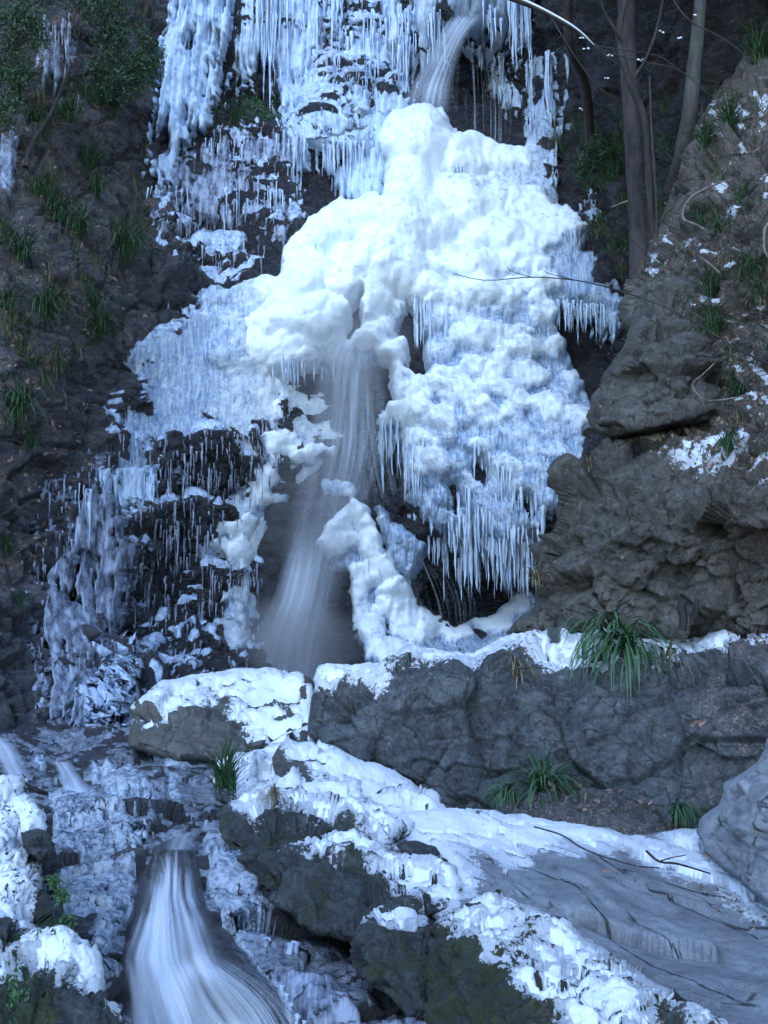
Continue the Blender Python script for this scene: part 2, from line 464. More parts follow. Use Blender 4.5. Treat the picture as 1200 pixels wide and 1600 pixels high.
def veil_mat(name, dens=1., su=60., sv=1.2, col=(.80, .88, 1.), lo=.42, hi=.62, base=.0, seed=0.):
    """thin falling water: threads of white water with clear gaps, uv.x across, uv.y down; attribute a = amount of water"""
    t = NT(name)
    uv = t.n('ShaderNodeUVMap').outputs[0]
    mp = t.n('ShaderNodeMapping'); t.l(uv, mp.inputs['Vector']); mp.inputs['Location'].default_value = (seed, seed*2, seed); mp.inputs['Scale'].default_value = (su, sv, 1)
    n = t.n('ShaderNodeTexNoise'); t.l(mp.outputs[0], n.inputs['Vector']); n.inputs['Scale'].default_value = 1; n.inputs['Detail'].default_value = 5; n.inputs['Roughness'].default_value = .62
    mp2 = t.n('ShaderNodeMapping'); t.l(uv, mp2.inputs['Vector']); mp2.inputs['Location'].default_value = (seed+5, seed, 0); mp2.inputs['Scale'].default_value = (su*.22, sv*1.4, 1)
    n2 = t.n('ShaderNodeTexNoise'); t.l(mp2.outputs[0], n2.inputs['Vector']); n2.inputs['Scale'].default_value = 1; n2.inputs['Detail'].default_value = 3
    s = t.math('ADD', t.math('MULTIPLY', n.outputs['Fac'], .62), t.math('MULTIPLY', n2.outputs['Fac'], .38))
    al = t.mr(s, lo, hi, base, 1.)
    al = t.math('MULTIPLY', t.math('MULTIPLY', al, t.attr('a')), dens, True)
    d = t.n('ShaderNodeBsdfDiffuse'); d.inputs[0].default_value = (*col, 1)
    tl = t.n('ShaderNodeBsdfTranslucent'); tl.inputs[0].default_value = (*col, 1)
    m1 = t.n('ShaderNodeMixShader'); m1.inputs[0].default_value = .35; t.l(d.outputs[0], m1.inputs[1]); t.l(tl.outputs[0], m1.inputs[2])
    tr = t.n('ShaderNodeBsdfTransparent')
    m2 = t.n('ShaderNodeMixShader'); t.l(al, m2.inputs[0]); t.l(tr.outputs[0], m2.inputs[1]); t.l(m1.outputs[0], m2.inputs[2])
    return t.done(m2.outputs[0])
M = {}
M['cliff'] = rock_mat('wet_cliff_rock', (.021, .022, .029), (.135, .137, .165), (.21, .19, .18), sc=.8, rough=.42, spec=.6, bumpd=.05, strat=(1, 1, 1.8))
M['brown'] = rock_mat('brown_cliff_rock', (.052, .050, .045), (.165, .155, .138), (.21, .20, .18), sc=1.2, rough=.8, spec=.25, bumpd=.03)
M['grey'] = rock_mat('grey_boulder_rock', (.030, .034, .038), (.125, .138, .147), (.19, .21, .215), sc=1.5, rough=.7, spec=.35, bumpd=.02)
M['tan'] = rock_mat('smooth_boulder_rock', (.055, .055, .052), (.13, .13, .12), (.155, .15, .14), sc=1.6, rough=.7, spec=.3, bumpd=.012)
M['slab'] = slab_mat()
M['dark'] = rock_mat('mossy_dark_rock', (.018, .021, .022), (.075, .085, .086), (.12, .13, .13), sc=2., rough=.55, spec=.45, bumpd=.015)
M['wet'] = rock_mat('stream_bed_rock', (.012, .012, .016), (.05, .048, .058), (.07, .06, .065), sc=2., rough=.16, spec=.9, bumpd=.02, strat=(1, 1, 1.6))
M['snow'] = snow_mat()
M['snowthin'] = snow_mat('thin_snow', (.74, .79, .88), 1.5)
M['mass'] = massice_mat()
M['ice'] = ice_mat('clear_ice', rough=.13, trans=.3, sc=1., frost=.62, bd=.03)
M['glaze'] = ice_mat('glazed_ice', col=(.62, .74, .93), deep=(.18, .26, .42), rough=.12, trans=.15, sc=1.3, frost=.55, bd=.035, streak=False, specks=True)
M['curtain'] = ice_mat('curtain_ice', col=(.64, .79, .97), deep=(.15, .24, .42), rough=.12, trans=.2, sc=1.3, frost=.58, bd=.03)
M['dimice'] = ice_mat('dim_ice', col=(.50, .57, .72), deep=(.05, .06, .10), rough=.12, trans=.3, sc=1.6, frost=.42, bd=.03, specks=True)
M['bubble'] = ice_mat('bubbled_stream_ice', col=(.64, .73, .86), deep=(.10, .14, .22), rough=.06, trans=.3, sc=2.6, frost=.47, bd=.025, streak=False)
M['clear'] = ice_mat('clear_stream_ice', col=(.40, .45, .54), deep=(.06, .07, .10), rough=.06, trans=.4, sc=2.6, frost=.45, bd=.02, streak=False)
M['grass'] = leaf_mat('sedge_blades', (.025, .065, .03), (.085, .17, .075))
M['drygrass'] = leaf_mat('dry_grass', (.10, .085, .05), (.26, .22, .15), .8, .2)
M['fern'] = leaf_mat('evergreen_leaves', (.014, .036, .018), (.05, .105, .045))
M['leaf'] = leaf_mat('dead_leaves', (.06, .035, .025), (.34, .23, .19), .7, .25)
M['bark'] = bark_mat('cedar_bark', (.006, .005, .006), (.035, .027, .027))
M['paleb'] = bark_mat('pale_bark', (.02, .019, .017), (.055, .052, .047), .7)
M['twig'] = bark_mat('dark_twig', (.010, .008, .008), (.035, .028, .025))
M['root'] = bark_mat('bleached_root', (.08, .065, .05), (.22, .19, .15))
# ---------------------------------------------------------------- back cliff
BACK = [(-250,-200,22),(0,-200,22),(250,-150,25),(450,-150,26.5),(600,-150,27),(760,-150,26.5),(900,-120,22.5),(1050,-150,20),(1250,-150,18.5),(1400,-100,18),  # top right row juts out above the view, shaped to block sky light
 (-200,300,19),(0,100,21),(0,400,18.5),(120,60,22),(120,300,20.5),(200,200,22.5),(280,100,24.2),(270,260,23.6),(400,60,25.2),(400,160,25.6),(400,215,24.4),(500,100,25.6),(500,195,24.3),(520,280,24.6),(380,300,23.8),(420,380,22.9),(340,440,22.4),
 (600,20,25.8),(700,20,25.6),(800,20,25.5),(600,120,25.7),(760,150,27.9),(720,90,27.0),(770,90,27.6),(700,215,25.0),(640,280,24.4),(800,250,25.2),(850,180,25.2),(850,300,24.3),(830,380,23.8),(640,345,23.6),(560,370,23.2),(500,420,22.9),
 (900,150,23.5),(960,80,21.8),(950,180,22.8),(940,280,22.9),(960,380,22.4),(1050,100,20.5),(1050,300,20.0),(1150,100,19),(1250,200,17.5),
 (600,470,22.9),(460,520,22.4),(560,600,23.1),(600,700,23.4),(520,800,22.9),(450,900,22.8),(380,700,21.9),(450,1080,22.2),(560,1080,21.9),
 (750,430,23.2),(750,600,22.6),(700,700,22.3),(800,700,22.1),(780,850,22.0),(700,940,25.3),(780,930,25.3),(640,900,23.2),(870,640,22.3),(900,470,22.8),(910,560,23.6),(960,560,23.0),
 (300,560,21.6),(230,620,20.9),(300,700,21.1),(320,850,21.2),(330,1000,20.6),(220,1000,19.6),(220,850,19.9),(150,700,19.0),(120,560,18.6),(100,850,17.8),(120,1000,16.6),(120,1140,15.2),(200,1150,15.6),(320,1120,17.5),
 (0,650,16.8),(0,900,15.4),(0,1140,13.9),(-200,700,15),(-200,1150,12.8),(1200,500,17),(1250,900,15),(1000,900,20),(900,1080,20),(700,1080,21.5),(1250,1100,14)]
ICEREG = [[(215,540),(300,480),(340,430),(440,380),(470,210),(600,180),(700,170),(900,180),(960,430),(930,690),(830,900),(640,820),(590,690),(560,590),(440,1040),(330,1010),(400,800),(200,740),(160,700)]]
SMOOTH = [(560,160),(830,230),(900,330),(960,450),(900,600),(930,690),(820,900),(690,870),(600,680),(560,580),(380,640),(330,600),(240,560),(330,440),(440,400),(500,330)]
LEFTVEG = [(-300,-200),(250,-200),(235,120),(225,280),(235,400),(215,520),(150,620),(150,720),(90,800),(60,900),(-300,1000)]
DARKHOLE = [(690,110),(720,80),(800,110),(825,180),(815,235),(780,240),(720,205),(690,180)]
def back_disp(V, X, Y, N):
    r = usdf([SMOOTH], X, Y); q = 1-.75*sstep(-20, 40, r)
    lv = sstep(-60, 30, sdf(LEFTVEG, X, Y))
    rr = sstep(820, 900, X)*sstep(700, 500, Y)
    # strata terraces: each step juts out at its top and steps back below
    wz = V[..., 2]+.55*fbm(V, .45, 4, 3)+.22*fbm(V, 1.6, 4, 4)+.05*V[..., 0]*np.sin(V[..., 0]*.6)
    ter = 0
    for k, (per, amp) in enumerate(((1.15, .30), (.42, .17), (.19, .07))):
        u = (wz+k*.37+.12*fbm(V, .9, 3, 20+k))/per; f = u-np.floor(u)
        gate = sstep(-.25, .2, fbm(V, .7/per**.5, 3, 30+k))
        ter = ter+amp*np.minimum(1, (1-f)*9)*(f**.8)*gate   # f->1 at the ledge top
    c1, g1 = chip(V+.25*fbm(V, 1., 3, 8)[..., None], 1.1, 5, .9, (1, 1, 1.5)); c2, g2 = chip(V+.1*fbm(V, 3., 3, 9)[..., None], 3., 6, .9, (1, 1, 1.6))
    d = .34*fbm(V, .5, 5, 1)+.16*c1+.06*c2-.10*(1-sstep(0, .1, g1))*q+.05*fbm(V, 4.5, 4, 2)
    d = d*q+ter*(q)*(1-.55*lv)+lv*.16*fbm(V, 1.3, 6, 12, .62)
    return d
_X0 = -190; 
back = relief([(-400,-170),(1450,-170),(1450,1240),(-400,1240)], BACK, step=2.9, edge=None, amp=0, disp=back_disp)
bl = sstep(-50, 40, sdf(LEFTVEG, back.X, back.Y))
rr = sstep(860, 900, back.X)*sstep(560, 460, back.Y)
nz = back.N[..., 2]
moss = np.clip(bl*.95*(.45+nz)+.6*rr*nz+.5*sstep(0, 30, sdf([(330,190),(450,180),(460,230),(330,250)], back.X, back.Y))-.15, -.6, 1)
moss = np.where((bl+rr) > .02, moss, np.minimum(moss, 0)-.4*(moss <= 0))
lit = np.clip(bl*1.15+rr*.5, 0, 1)*sstep(-.1, .45, nz)
cliff = link('cliff', surfmesh(back, 'cliff', M['cliff'], {'moss': moss, 'litter': lit, 'dust': np.full(moss.shape, -1.), 'wet': np.clip(sstep(200, 330, back.X+.12*(back.Y-400)+40*fbm(back.V, .6, 4, 77)), 0, 1)}), kind='structure', label='dark wet rock face behind the frozen fall')
# ---------------------------------------------------------------- frozen mass
I1 = [(560,196),(600,190),(640,172),(690,176),(706,192),(735,218),(775,246),(808,244),(822,212),(818,165),(835,118),(870,118),(885,150),(882,170),(897,200),(903,215),(882,240),(867,270),(870,300),(868,325),(900,345),(915,360),(912,382),(905,392),(935,400),(948,430),(965,440),(950,455),(972,470),(966,496),(930,490),(905,478),(878,482),(872,510),(882,560),(900,590),(915,625),(925,650),(940,690),(900,745),(882,790),(852,845),(835,870),(838,890),(800,890),(760,893),(720,878),(695,852),(680,828),(650,815),(640,790),(632,740),(618,706),(592,690),(585,662),(600,640),(622,636),(612,612),(598,585),(562,578),(530,588),(480,598),(430,590),(392,586),(368,556),(380,515),(400,480),(425,452),(438,440),(440,395),(470,368),(500,340),(545,330),(595,332),(600,260)]
I1c = [(430,590),(500,598),(530,640),(535,690),(545,742),(500,745),(470,762),(452,795),(405,800),(400,740),(420,680)]
I1b = [(205,560),(235,520),(300,480),(340,450),(440,436),(520,560),(480,600),(432,590),(440,640),(455,700),(440,770),(462,790),(420,810),(405,800),(398,760),(370,735),(330,742),(250,745),(190,760),(165,735),(185,680),(205,620)]
I3 = [(400,690),(440,680),(480,690),(530,700),(535,725),(470,740),(440,760),(462,775),(455,795),(410,822),(398,850),(404,900),(396,950),(396,990),(378,1005),(372,985),(352,960),(336,925),(345,880),(318,858),(300,838),(360,815),(398,792),(402,760)]
I4 = [(497,858),(508,830),(545,784),(582,790),(592,830),(606,880),(640,920),(662,952),(712,980),(742,968),(770,962),(800,930),(842,916),(838,950),(812,985),(812,1040),(735,1045),(640,1045),(600,1055),(566,1038),(552,1000),(545,950),(541,905),(515,882)]
I5 = [(586,790),(600,785),(620,815),(668,850),(664,880),(648,925),(625,905),(605,870),(592,830)]
I6 = [(500,755),(540,748),(560,775),(545,788),(505,782)]
I7 = [(372,1010),(395,985),(400,1000),(402,1040),(370,1050),(350,1030)]
I8 = [(490,940),(520,900),(545,930),(552,990),(530,1000),(505,985)]
H = [[(633,484),(645,492),(662,540),(657,562),(668,586),(648,590),(637,562),(631,520)], [(700,762),(716,758),(718,795),(706,800)], [(812,788),(824,784),(830,806),(815,810)],[(545,576),(600,580),(612,612),(622,636),(600,641),(590,650),(560,640)],
     [(742,730),(760,735),(758,755),(744,750)], [(548,500),(560,480),(562,520),(548,545)]]
DOM = """696 188 16 14;650 238 60 48;645 252 34 30;736 252 56 26;790 264 40 18;700 262 62 25;790 335 72 30;610 300 72 30;700 250 70 20;720 335 52 40;620 365 100 46;540 352 70 38;480 385 50 36;800 384 84 28;855 362 58 24;600 435 72 50;675 430 19 20;735 434 46 24;800 422 62 22;665 470 42 25;742 476 62 27;826 462 50 22;790 490 32 24;828 482 28 20;
622 500 22 20;600 522 26 22;580 545 30 24;612 562 34 24;560 542 26 22;745 542 56 24;802 552 52 22;848 503 32 18;690 612 36 24;742 602 42 24;772 590 30 20;738 632 38 26;640 620 40 24;613 592 24 22;640 652 48 32;606 655 26 26;700 662 32 26;756 658 46 24;832 602 46 20;850 642 62 20;880 662 50 18;892 590 26 18;746 716 23 20;782 742 36 18;690 736 15 20;655 722 30 40;840 560 40 18;770 620 44 20;
550 802 32 28;530 848 36 34;578 852 28 34;592 895 34 34;557 922 27 28;622 945 40 38;560 960 24 40;582 990 28 34;655 985 45 32;702 988 38 22;762 975 38 20;800 955 34 18;600 1020 44 22;825 935 22 14;540 765 22 14;515 772 14 14;
596 796 11 11;600 830 16 15;618 846 17 16;612 870 13 13;634 858 12 12;652 872 13 12;645 895 11 11;640 915 9 10;622 885 12 12;
380 562 60 36;450 572 60 34;500 522 62 44;420 502 62 36;480 452 52 42;440 432 40 40;560 480 60 50;520 560 40 24;440 700 30 24;475 718 26 20;415 760 26 22;412 786 24 18;444 788 28 13;372 832 50 20;335 842 26 10;350 872 24 18;382 872 30 28;364 902 20 20;352 938 18 16;378 932 24 20;390 902 20 20;372 968 18 20;385 1000 16 18;495 708 22 13;522 716 16 12;430 730 22 20;
385 840 16 14;400 880 12 12;360 920 12 12;392 945 12 14;345 900 10 10;370 890 12 11"""
DOM = [tuple(float(v) for v in r.split()) for r in DOM.replace('\n', '').split(';') if r.strip()]
mass = relief([(190,150),(1000,150),(1000,1070),(190,1070)], BACK, step=2.2, edge=None, amp=0)
X, Y = mass.X, mass.Y
def warp(X, Y, a, f, sd): 
    q = np.stack([X*f, Y*f, X*0+sd], -1); return X+a*perlin(q), Y+a*perlin(q+31.)
Xw, Yw = warp(X, Y, 9, .03, 1.); Xw, Yw = warp(Xw, Yw, 3.5, .1, 2.)
polys = [rough(p, 10, 4, k) for k, p in enumerate((I1, I3, I4, I5, I6, I7))]
ms = usdf(polys, Xw, Yw)
I3b = [(300,800),(350,790),(398,745),(440,760),(465,790),(430,830),(412,860),(410,900),(400,1000),(400,1045),(350,1040),(340,960),(318,930),(330,890),(296,850)]
msb = usdf([rough(I1b, 10, 6, 9), rough(I1c, 10, 6, 19), rough(I3b, 10, 5, 29)], Xw, Yw)
I8s = sdf(I8, Xw, Yw)
for h in H: 
    hs = sdf(rough(h, 8, 3, 4), Xw, Yw); ms = np.minimum(ms, -hs); msb = np.minimum(msb, -hs)
def domes(lst, X, Y, p=5.):
    A = np.zeros_like(X)
    ix = ((np.array([l[0] for l in lst])-mass.x0)/mass.step); iy = ((np.array([l[1] for l in lst])-mass.y0)/mass.step)
    for (cx, cy, rx, ry), jx, jy in zip(lst, ix, iy):
        w = int(max(rx, ry)*1.5/mass.step)+8
        a, b = max(0, int(jy)-w), int(jy)+w; c, d = max(0, int(jx)-w), int(jx)+w
        xx, yy = X[a:b, c:d]-cx, Y[a:b, c:d]-cy
        ryy = np.where(yy < 0, ry*1.15, ry*.9)
        q = 1-(xx/rx)**2-(yy/ryy)**2
        h = np.sqrt(np.clip(q, 0, 1))*min(rx, ry*1.3)
        A[a:b, c:d] += h**p
    return A**(1/p)
def rnd_domes(polys, n, r0, r1, asp, seed, within=None):
    R = np.random.default_rng(seed); out = []
    for pl in polys:
        pl = np.array(pl, float); a = pl.min(0); b = pl.max(0)
        x = R.uniform(a[0], b[0], n); y = R.uniform(a[1], b[1], n)
        s = sdf(pl, x, y)
        for k in np.nonzero(s > -2)[0]:
            r = r0+(r1-r0)*R.random()**1.8; out.append((x[k], y[k], r*(1+asp*R.random()), r*(.75+.2*R.random())))
    return out
big = domes([(a, b, c*.96, d*1.02) for a, b, c, d in DOM], Xw, Yw, 8.)
UP = [(300,430),(600,190),(900,200),(940,440),(870,480),(700,470),(560,600),(330,590)]
RIGHT = [(600,600),(680,470),(880,470),(930,690),(820,890),(690,870),(600,700)]
med = domes(rnd_domes([RIGHT], 420, 10, 24, .9, 2)+rnd_domes([UP], 160, 14, 34, .6, 3)+rnd_domes([I3], 260, 7, 15, .3, 4)+rnd_domes([I4], 60, 14, 26, .2, 5), Xw, Yw)
sml = domes(rnd_domes([I1], 2600, 4, 9, .4, 6)+rnd_domes([I3], 500, 4, 8, .2, 7)+rnd_domes([I5], 300, 4, 9, .2, 8)+rnd_domes([(I7)], 80, 4, 8, .2, 9), Xw, Yw)
px2m = mass.D/FOC
W3 = mass.V
under = np.clip((big-5)/20, 0, 1)
flz = np.stack([X*.15, Y*.011, X*0], -1)
fl = 1-np.abs(perlin(flz+np.stack([0*X, 0*X, fbm(W3, .8, 2, 40)], -1)))*2
flb = 1-np.abs(perlin(flz*2.3+9))*2
smooth_up = sstep(600, 380, Y)*sstep(960, 700, X)
rt = sstep(600, 680, X)*sstep(440, 520, Y)*(sdf(I4, X, Y) < -5)
hh = (.85-.25*rt)*big+(.42+.5*rt)*med*(1-.3*smooth_up)+.5*sml*(1-.6*smooth_up)*(.45+.55*sstep(-.2, .3, fbm(W3, 1.2, 3, 44)))
low = sstep(700, 860, Y)*sstep(560, 640, X)*sstep(480, 560, X)*(1-sstep(900, 960, Y))*(sdf(I4, X, Y) < -5)
fa = (1-.55*under)*(.45+.65*sstep(-.1, .3, fbm(W3, 1., 3, 45)))+low*.7
hh = hh+(fl*5.5+flb*2.4)*fa*(1-.35*smooth_up)
hh = hh+9*fbm(W3, .8, 4, 41)+4.2*fbm(W3, 4., 5, 42, .6)
hh = hh*(.3+.7*np.maximum(sstep(370, 520, X), sstep(640, 700, Y)))
hh = .4*hh+.6*blur(hh, 1, 1)
ht = hh*px2m
crust = np.clip((big*(1-.5*rt)+.75*med-11)/13, 0, 1)*(1-.6*low)*(1-.25*rt)
crust = np.maximum(crust, smooth_up*.9)
# fringe teeth along the lower rim of the right mass
tooth = perlin(np.stack([X*.17, Y*0+.5, X*0+3], -1))*16+perlin(np.stack([X*.41, Y*0+1.5, X*0], -1))*9
rim = sstep(760, 850, Y)*sstep(660, 700, X)*(Y < 960)*(sdf(I4, X, Y) < -12)
ms = ms+tooth*rim
ms = ms+fbm(W3, 2.2, 4, 46)*5*(1-smooth_up)
outd = (0, -1, .22)
me, Vm = layermesh(mass, 'frozen_waterfall', M['mass'], ms, .22, 7., extra=ht+.02, attrs={'crust': crust}, dirn=outd, sink=2.)
fall = link('frozen_waterfall', me, label='huge white lumpy frozen waterfall bulging down the middle of the dark cliff', cat='frozen waterfall', origin=(0, 22, .6))
MS = ms; 
# thinner bubbly ice left of the mass, flowing down beside it
hh2 = .25*big+.35*med+.25*sml+8*fbm(W3, .7, 4, 51)+7*fbm(W3, 2.6, 5, 52)+(fl*2.5)*.6
cov = 22*sstep(780, 830, Y)*sstep(300, 360, X)+fbm(W3, 1.3, 5, 53, .5, False, (1, 1, .6))*20+fbm(W3, 4.5, 4, 54)*10+12+26*sstep(800, 680, Y)+14*sstep(380, 420, X)
m2 = np.minimum(msb*.8, cov)
sheetS = relief([(190,150),(1000,150),(1000,1070),(190,1070)], BACK, step=2.2, edge=None, amp=0)
cr2 = np.clip(.15+.6*sstep(300, 430, X)+.45*fbm(W3, 1.6, 5, 57), 0, .9)
me, _ = layermesh(sheetS, 'ice_sheet', M['mass'], m2, .14, 8., extra=hh2*px2m*.8+.07, dirn=outd, attrs={'crust': cr2})
if me: link('ice_sheet', me, label='thin grey blue ice sheet spread over rock left of the white frozen mass', cat='ice sheet')
# ---------------------------------------------------------------- glaze on the rock ledges
def region(poly, S, amp=8, seed=0): return sdf(rough(poly, 12, amp, seed), S.X, S.Y)
SMG = blur(back.V, 2, 2); SMW = blur(back.V, 6, 3); nzb = blur(nz, 1, 2)
G_L = [(200,560),(260,500),(340,440),(440,440),(440,600),(450,700),(400,780),(395,830),(400,1040),(330,1060),(230,1100),(190,1000),(195,860),(140,760),(150,700),(180,620)]
g = region(G_L, back, 8, 1)
lim = sstep(460, 780, back.Y)
mg = np.minimum(g, (nzb-(.12+.16*lim))*70+fbm(back.V, 1.1, 5, 60, .5, False, (1, 1, .45))*34-15*lim+6*sstep(700, 640, back.Y))
def glaze(name, m, h, w, mat, label, cat='ice glaze', extra=None, base=None):
    me, V = layermesh(back, name, M[mat], m, h, w, up=.35, extra=extra, base=SMG if base is None else base)
    if me: return link(name, me, label=label, kind='stuff')
rip = .05*fbm(back.V, 5, 4, 61)+.03*fbm(back.V, 13, 3, 62)
glaze('ledge_ice', mg, .12, 8, 'glaze', 'glassy blue ice lying on the stepped dark ledges left of the fall', 'ledge ice', rip)
g3 = region([(430,190),(500,172),(610,172),(615,240),(520,242),(450,238)], back, 8, 6)
glaze('ledge_ice', np.minimum(g3, 30)+fbm(back.V, 2.5, 4, 68)*9, .16, 10, 'curtain', 'rounded glazed shelf joining the mass to the curtain left of it', 'ledge ice', rip*1.5, CAM+(SMW-CAM)*.99)
G_U = [(285,235),(330,215),(440,190),(560,180),(600,195),(600,250),(520,240),(470,240),(470,370),(440,390),(400,420),(330,450),(250,400),(235,330),(250,290)]
mg = np.minimum(region(G_U, back, 8, 2), (nzb-.15)*60+fbm(back.V, 1.4, 5, 63)*34-5)
glaze('ledge_ice', mg, .10, 8, 'glaze', 'rough grey glazed ice on ledges above left shoulder of the fall', 'ledge ice', rip)
G_T = [(375,-60),(620,-60),(620,30),(610,190),(560,190),(450,190),(455,120),(430,60),(380,20)]
mg = np.minimum(region(G_T, back, 6, 3), (nz-.05)*50+fbm(back.V, 2.5, 5, 64)*20+3)
glaze('ledge_ice', mg, .10, 8, 'glaze', 'glazed ledges under the short icicle rows at the top of the cliff', 'ledge ice', rip)
G_LL = [(50,760),(160,700),(200,760),(200,1160),(60,1160),(30,1000)]
mg = np.minimum(region(G_LL, back, 8, 4), fbm(back.V, 1.2, 5, 65, .5, False, (1, 1, .2))*40-6)
glaze('ledge_ice', mg, .10, 8, 'dimice', 'dim violet ice film streaking the lower left rock wall', 'ledge ice', rip*.4, SMW)
m5 = region([(85,1110),(130,1060),(170,1040),(205,1060),(205,1110),(200,1170),(150,1175),(90,1160)], back, 5, 7)
glaze('ice_mound', m5+fbm(back.V, 3, 4, 66)*6, .35, 22, 'glaze', 'pale blue ice mound at the foot of the lower left icicles', 'ice mound', rip*1.6, SMW)
# fluted sheets
MACV = blur(P(back.X, back.Y, back.Dm), 6, 2); MACV = CAM+(MACV-CAM)*.990; MAC = .45*blur(back.V, 6, 3)+.55*MACV
def fluted(name, poly, label, h=.14, w=6, mat='curtain', fa=.09, lx=.16, teeth=14, cat='ice curtain', seed=0, up=0.0, shear=0., push=1.):
    S = back
    m = sdf(rough(poly, 10, 3, seed), S.X, S.Y)
    xs = S.X+shear*S.Y
    q = np.stack([xs*lx, S.Y*.010, 0*S.X+seed*3.3], -1)
    r = 1-np.abs(perlin(q))*2; r2 = 1-np.abs(perlin(q*2.4+5))*2
    t = perlin(np.stack([xs*.13, 0*S.X+seed, 0*S.X], -1))*teeth+perlin(np.stack([xs*.37, 0*S.X+seed, 0*S.X+4], -1))*teeth*.6
    ylo, yhi = S.Y[m > 0].min(), S.Y[m > 0].max()
    m = m+t*sstep(ylo, yhi, S.Y)+fbm(S.V, 3, 3, seed+70)*4
    m = np.minimum(m, 12+26*perlin(np.stack([xs*.11, S.Y*.006, 0*S.X+seed*5.1], -1))+22*perlin(np.stack([xs*.05, S.Y*.02, 0*S.X+seed*2.1], -1)))
    ex = fa*(r*.7+r2*.4)+.03*fbm(S.V, 6, 3, seed+71)
    me, V = layermesh(S, name, M[mat], m, h*.6, w, extra=ex, dirn=(0, -1, .05), base=CAM+(MAC-CAM)*push)
    return link(name, me, label=label, cat=cat, group='ice curtains hanging on the cliff')
CT = {}
CT['k1'] = fluted('ice_curtain', [(262,-90),(368,-90),(356,60),(350,100),(338,160),(320,210),(300,215),(288,235),(278,280),(258,300),(236,275),(240,200),(252,110),(262,50)], 'tallest fluted blue ice curtain, at top left beside the evergreen bush', h=.3, fa=.13, shear=.16, seed=1, teeth=20, push=.99)
CT['k2'] = fluted('ice_curtain', [(374,-90),(540,-90),(525,40),(500,70),(470,130),(452,185),(440,170),(425,110),(405,90),(385,130),(374,160),(368,120)], 'fringed ice curtain hanging above the green mossy patch', seed=2, teeth=24)
CT['k3'] = fluted('ice_curtain', [(455,120),(520,90),(560,60),(640,60),(648,150),(640,195),(590,200),(530,190),(500,195),(450,190)], 'ragged ice curtain just left of the falling jet of water', h=.10, seed=3, mat='curtain', teeth=18)
CT['k4'] = fluted('ice_curtain', [(460,232),(520,225),(600,230),(600,330),(560,335),(530,300),(500,275),(470,270)], 'row of icicles under a rounded ledge over the dark hollow left of the mass', seed=4, h=.25, teeth=24)
CT['k5'] = fluted('ice_curtain', [(590,-90),(835,-90),(824,60),(820,110),(806,115),(800,80),(780,90),(760,100),(742,60),(715,50),(700,58),(692,100),(660,120),(640,110),(600,80)], 'white ice lip at the top with long icicles right of the water jet', h=.35, w=9, seed=5, mat='ice', teeth=20)
CT['k6'] = fluted('ice_curtain', [(768,122),(790,108),(808,130),(822,170),(818,188),(800,180),(785,160),(772,160)], 'separate white hanging ice clump right of the dark upper hollow', h=.6, w=10, seed=6, mat='ice', teeth=10, fa=.06)
CT['k6b'] = fluted('ice_curtain', [(722,70),(800,75),(796,100),(770,112),(745,98),(728,90)], 'fuzzy ice crust under the lip over the dark upper hollow', h=.18, w=8, seed=16, mat='curtain', teeth=16, fa=.06)
CT['k7'] = fluted('ice_curtain', [(838,90),(872,80),(880,150),(884,200),(872,290),(845,300),(826,240),(836,160)], 'narrow glassy ice column right of the upper hollow', seed=7, h=.3, mat='ice', teeth=8)
CT['k11'] = fluted('ice_curtain', [(78,890),(105,860),(118,800),(128,760),(160,750),(186,790),(190,860),(194,920),(198,1095),(184,1135),(120,1148),(80,1130),(58,1090),(64,980)], 'long violet blue icicles reaching down to the stream at lower left', seed=8, mat='dimice', h=.22, teeth=30, push=.980, fa=.16)
CT['k12'] = fluted('ice_curtain', [(150,728),(250,730),(238,780),(222,800),(205,790),(190,800),(175,780),(150,775)], 'pale icicle band below the scalloped ledge on the left wall', seed=9, mat='curtain', h=.12, teeth=22)
CT['k13'] = fluted('ice_curtain', [(60,70),(112,62),(112,95),(85,120),(62,120)], 'faint small icicle patch among plants at upper left', seed=10, mat='dimice', h=.04, teeth=26)
CT['k14'] = fluted('ice_curtain', [(-30,215),(28,215),(26,270),(12,310),(-30,300)], 'icicle fringe at the left edge under dark grass', seed=11, mat='dimice', h=.14, teeth=20)
CT['k15'] = fluted('ice_curtain', [(872,470),(966,490),(962,530),(935,520),(905,500),(880,490)], 'icicle row over the black rock gap right of the mass', seed=12, mat='curtain', h=.2, teeth=26)
CT['k16'] = fluted('ice_curtain', [(905,292),(935,300),(940,345),(925,360),(905,350)], 'small frosted ice cluster hanging from ferns right of the fall', seed=13, mat='curtain', h=.25, teeth=14)
CT['k17'] = fluted('ice_curtain', [(290,240),(330,225),(440,215),(465,240),(460,330),(445,380),(380,360),(300,340),(250,370),(235,340),(262,290)], 'broken grey icicles over brown rock below the mossy patch', seed=14, mat='dimice', h=.09, teeth=20, fa=.1)
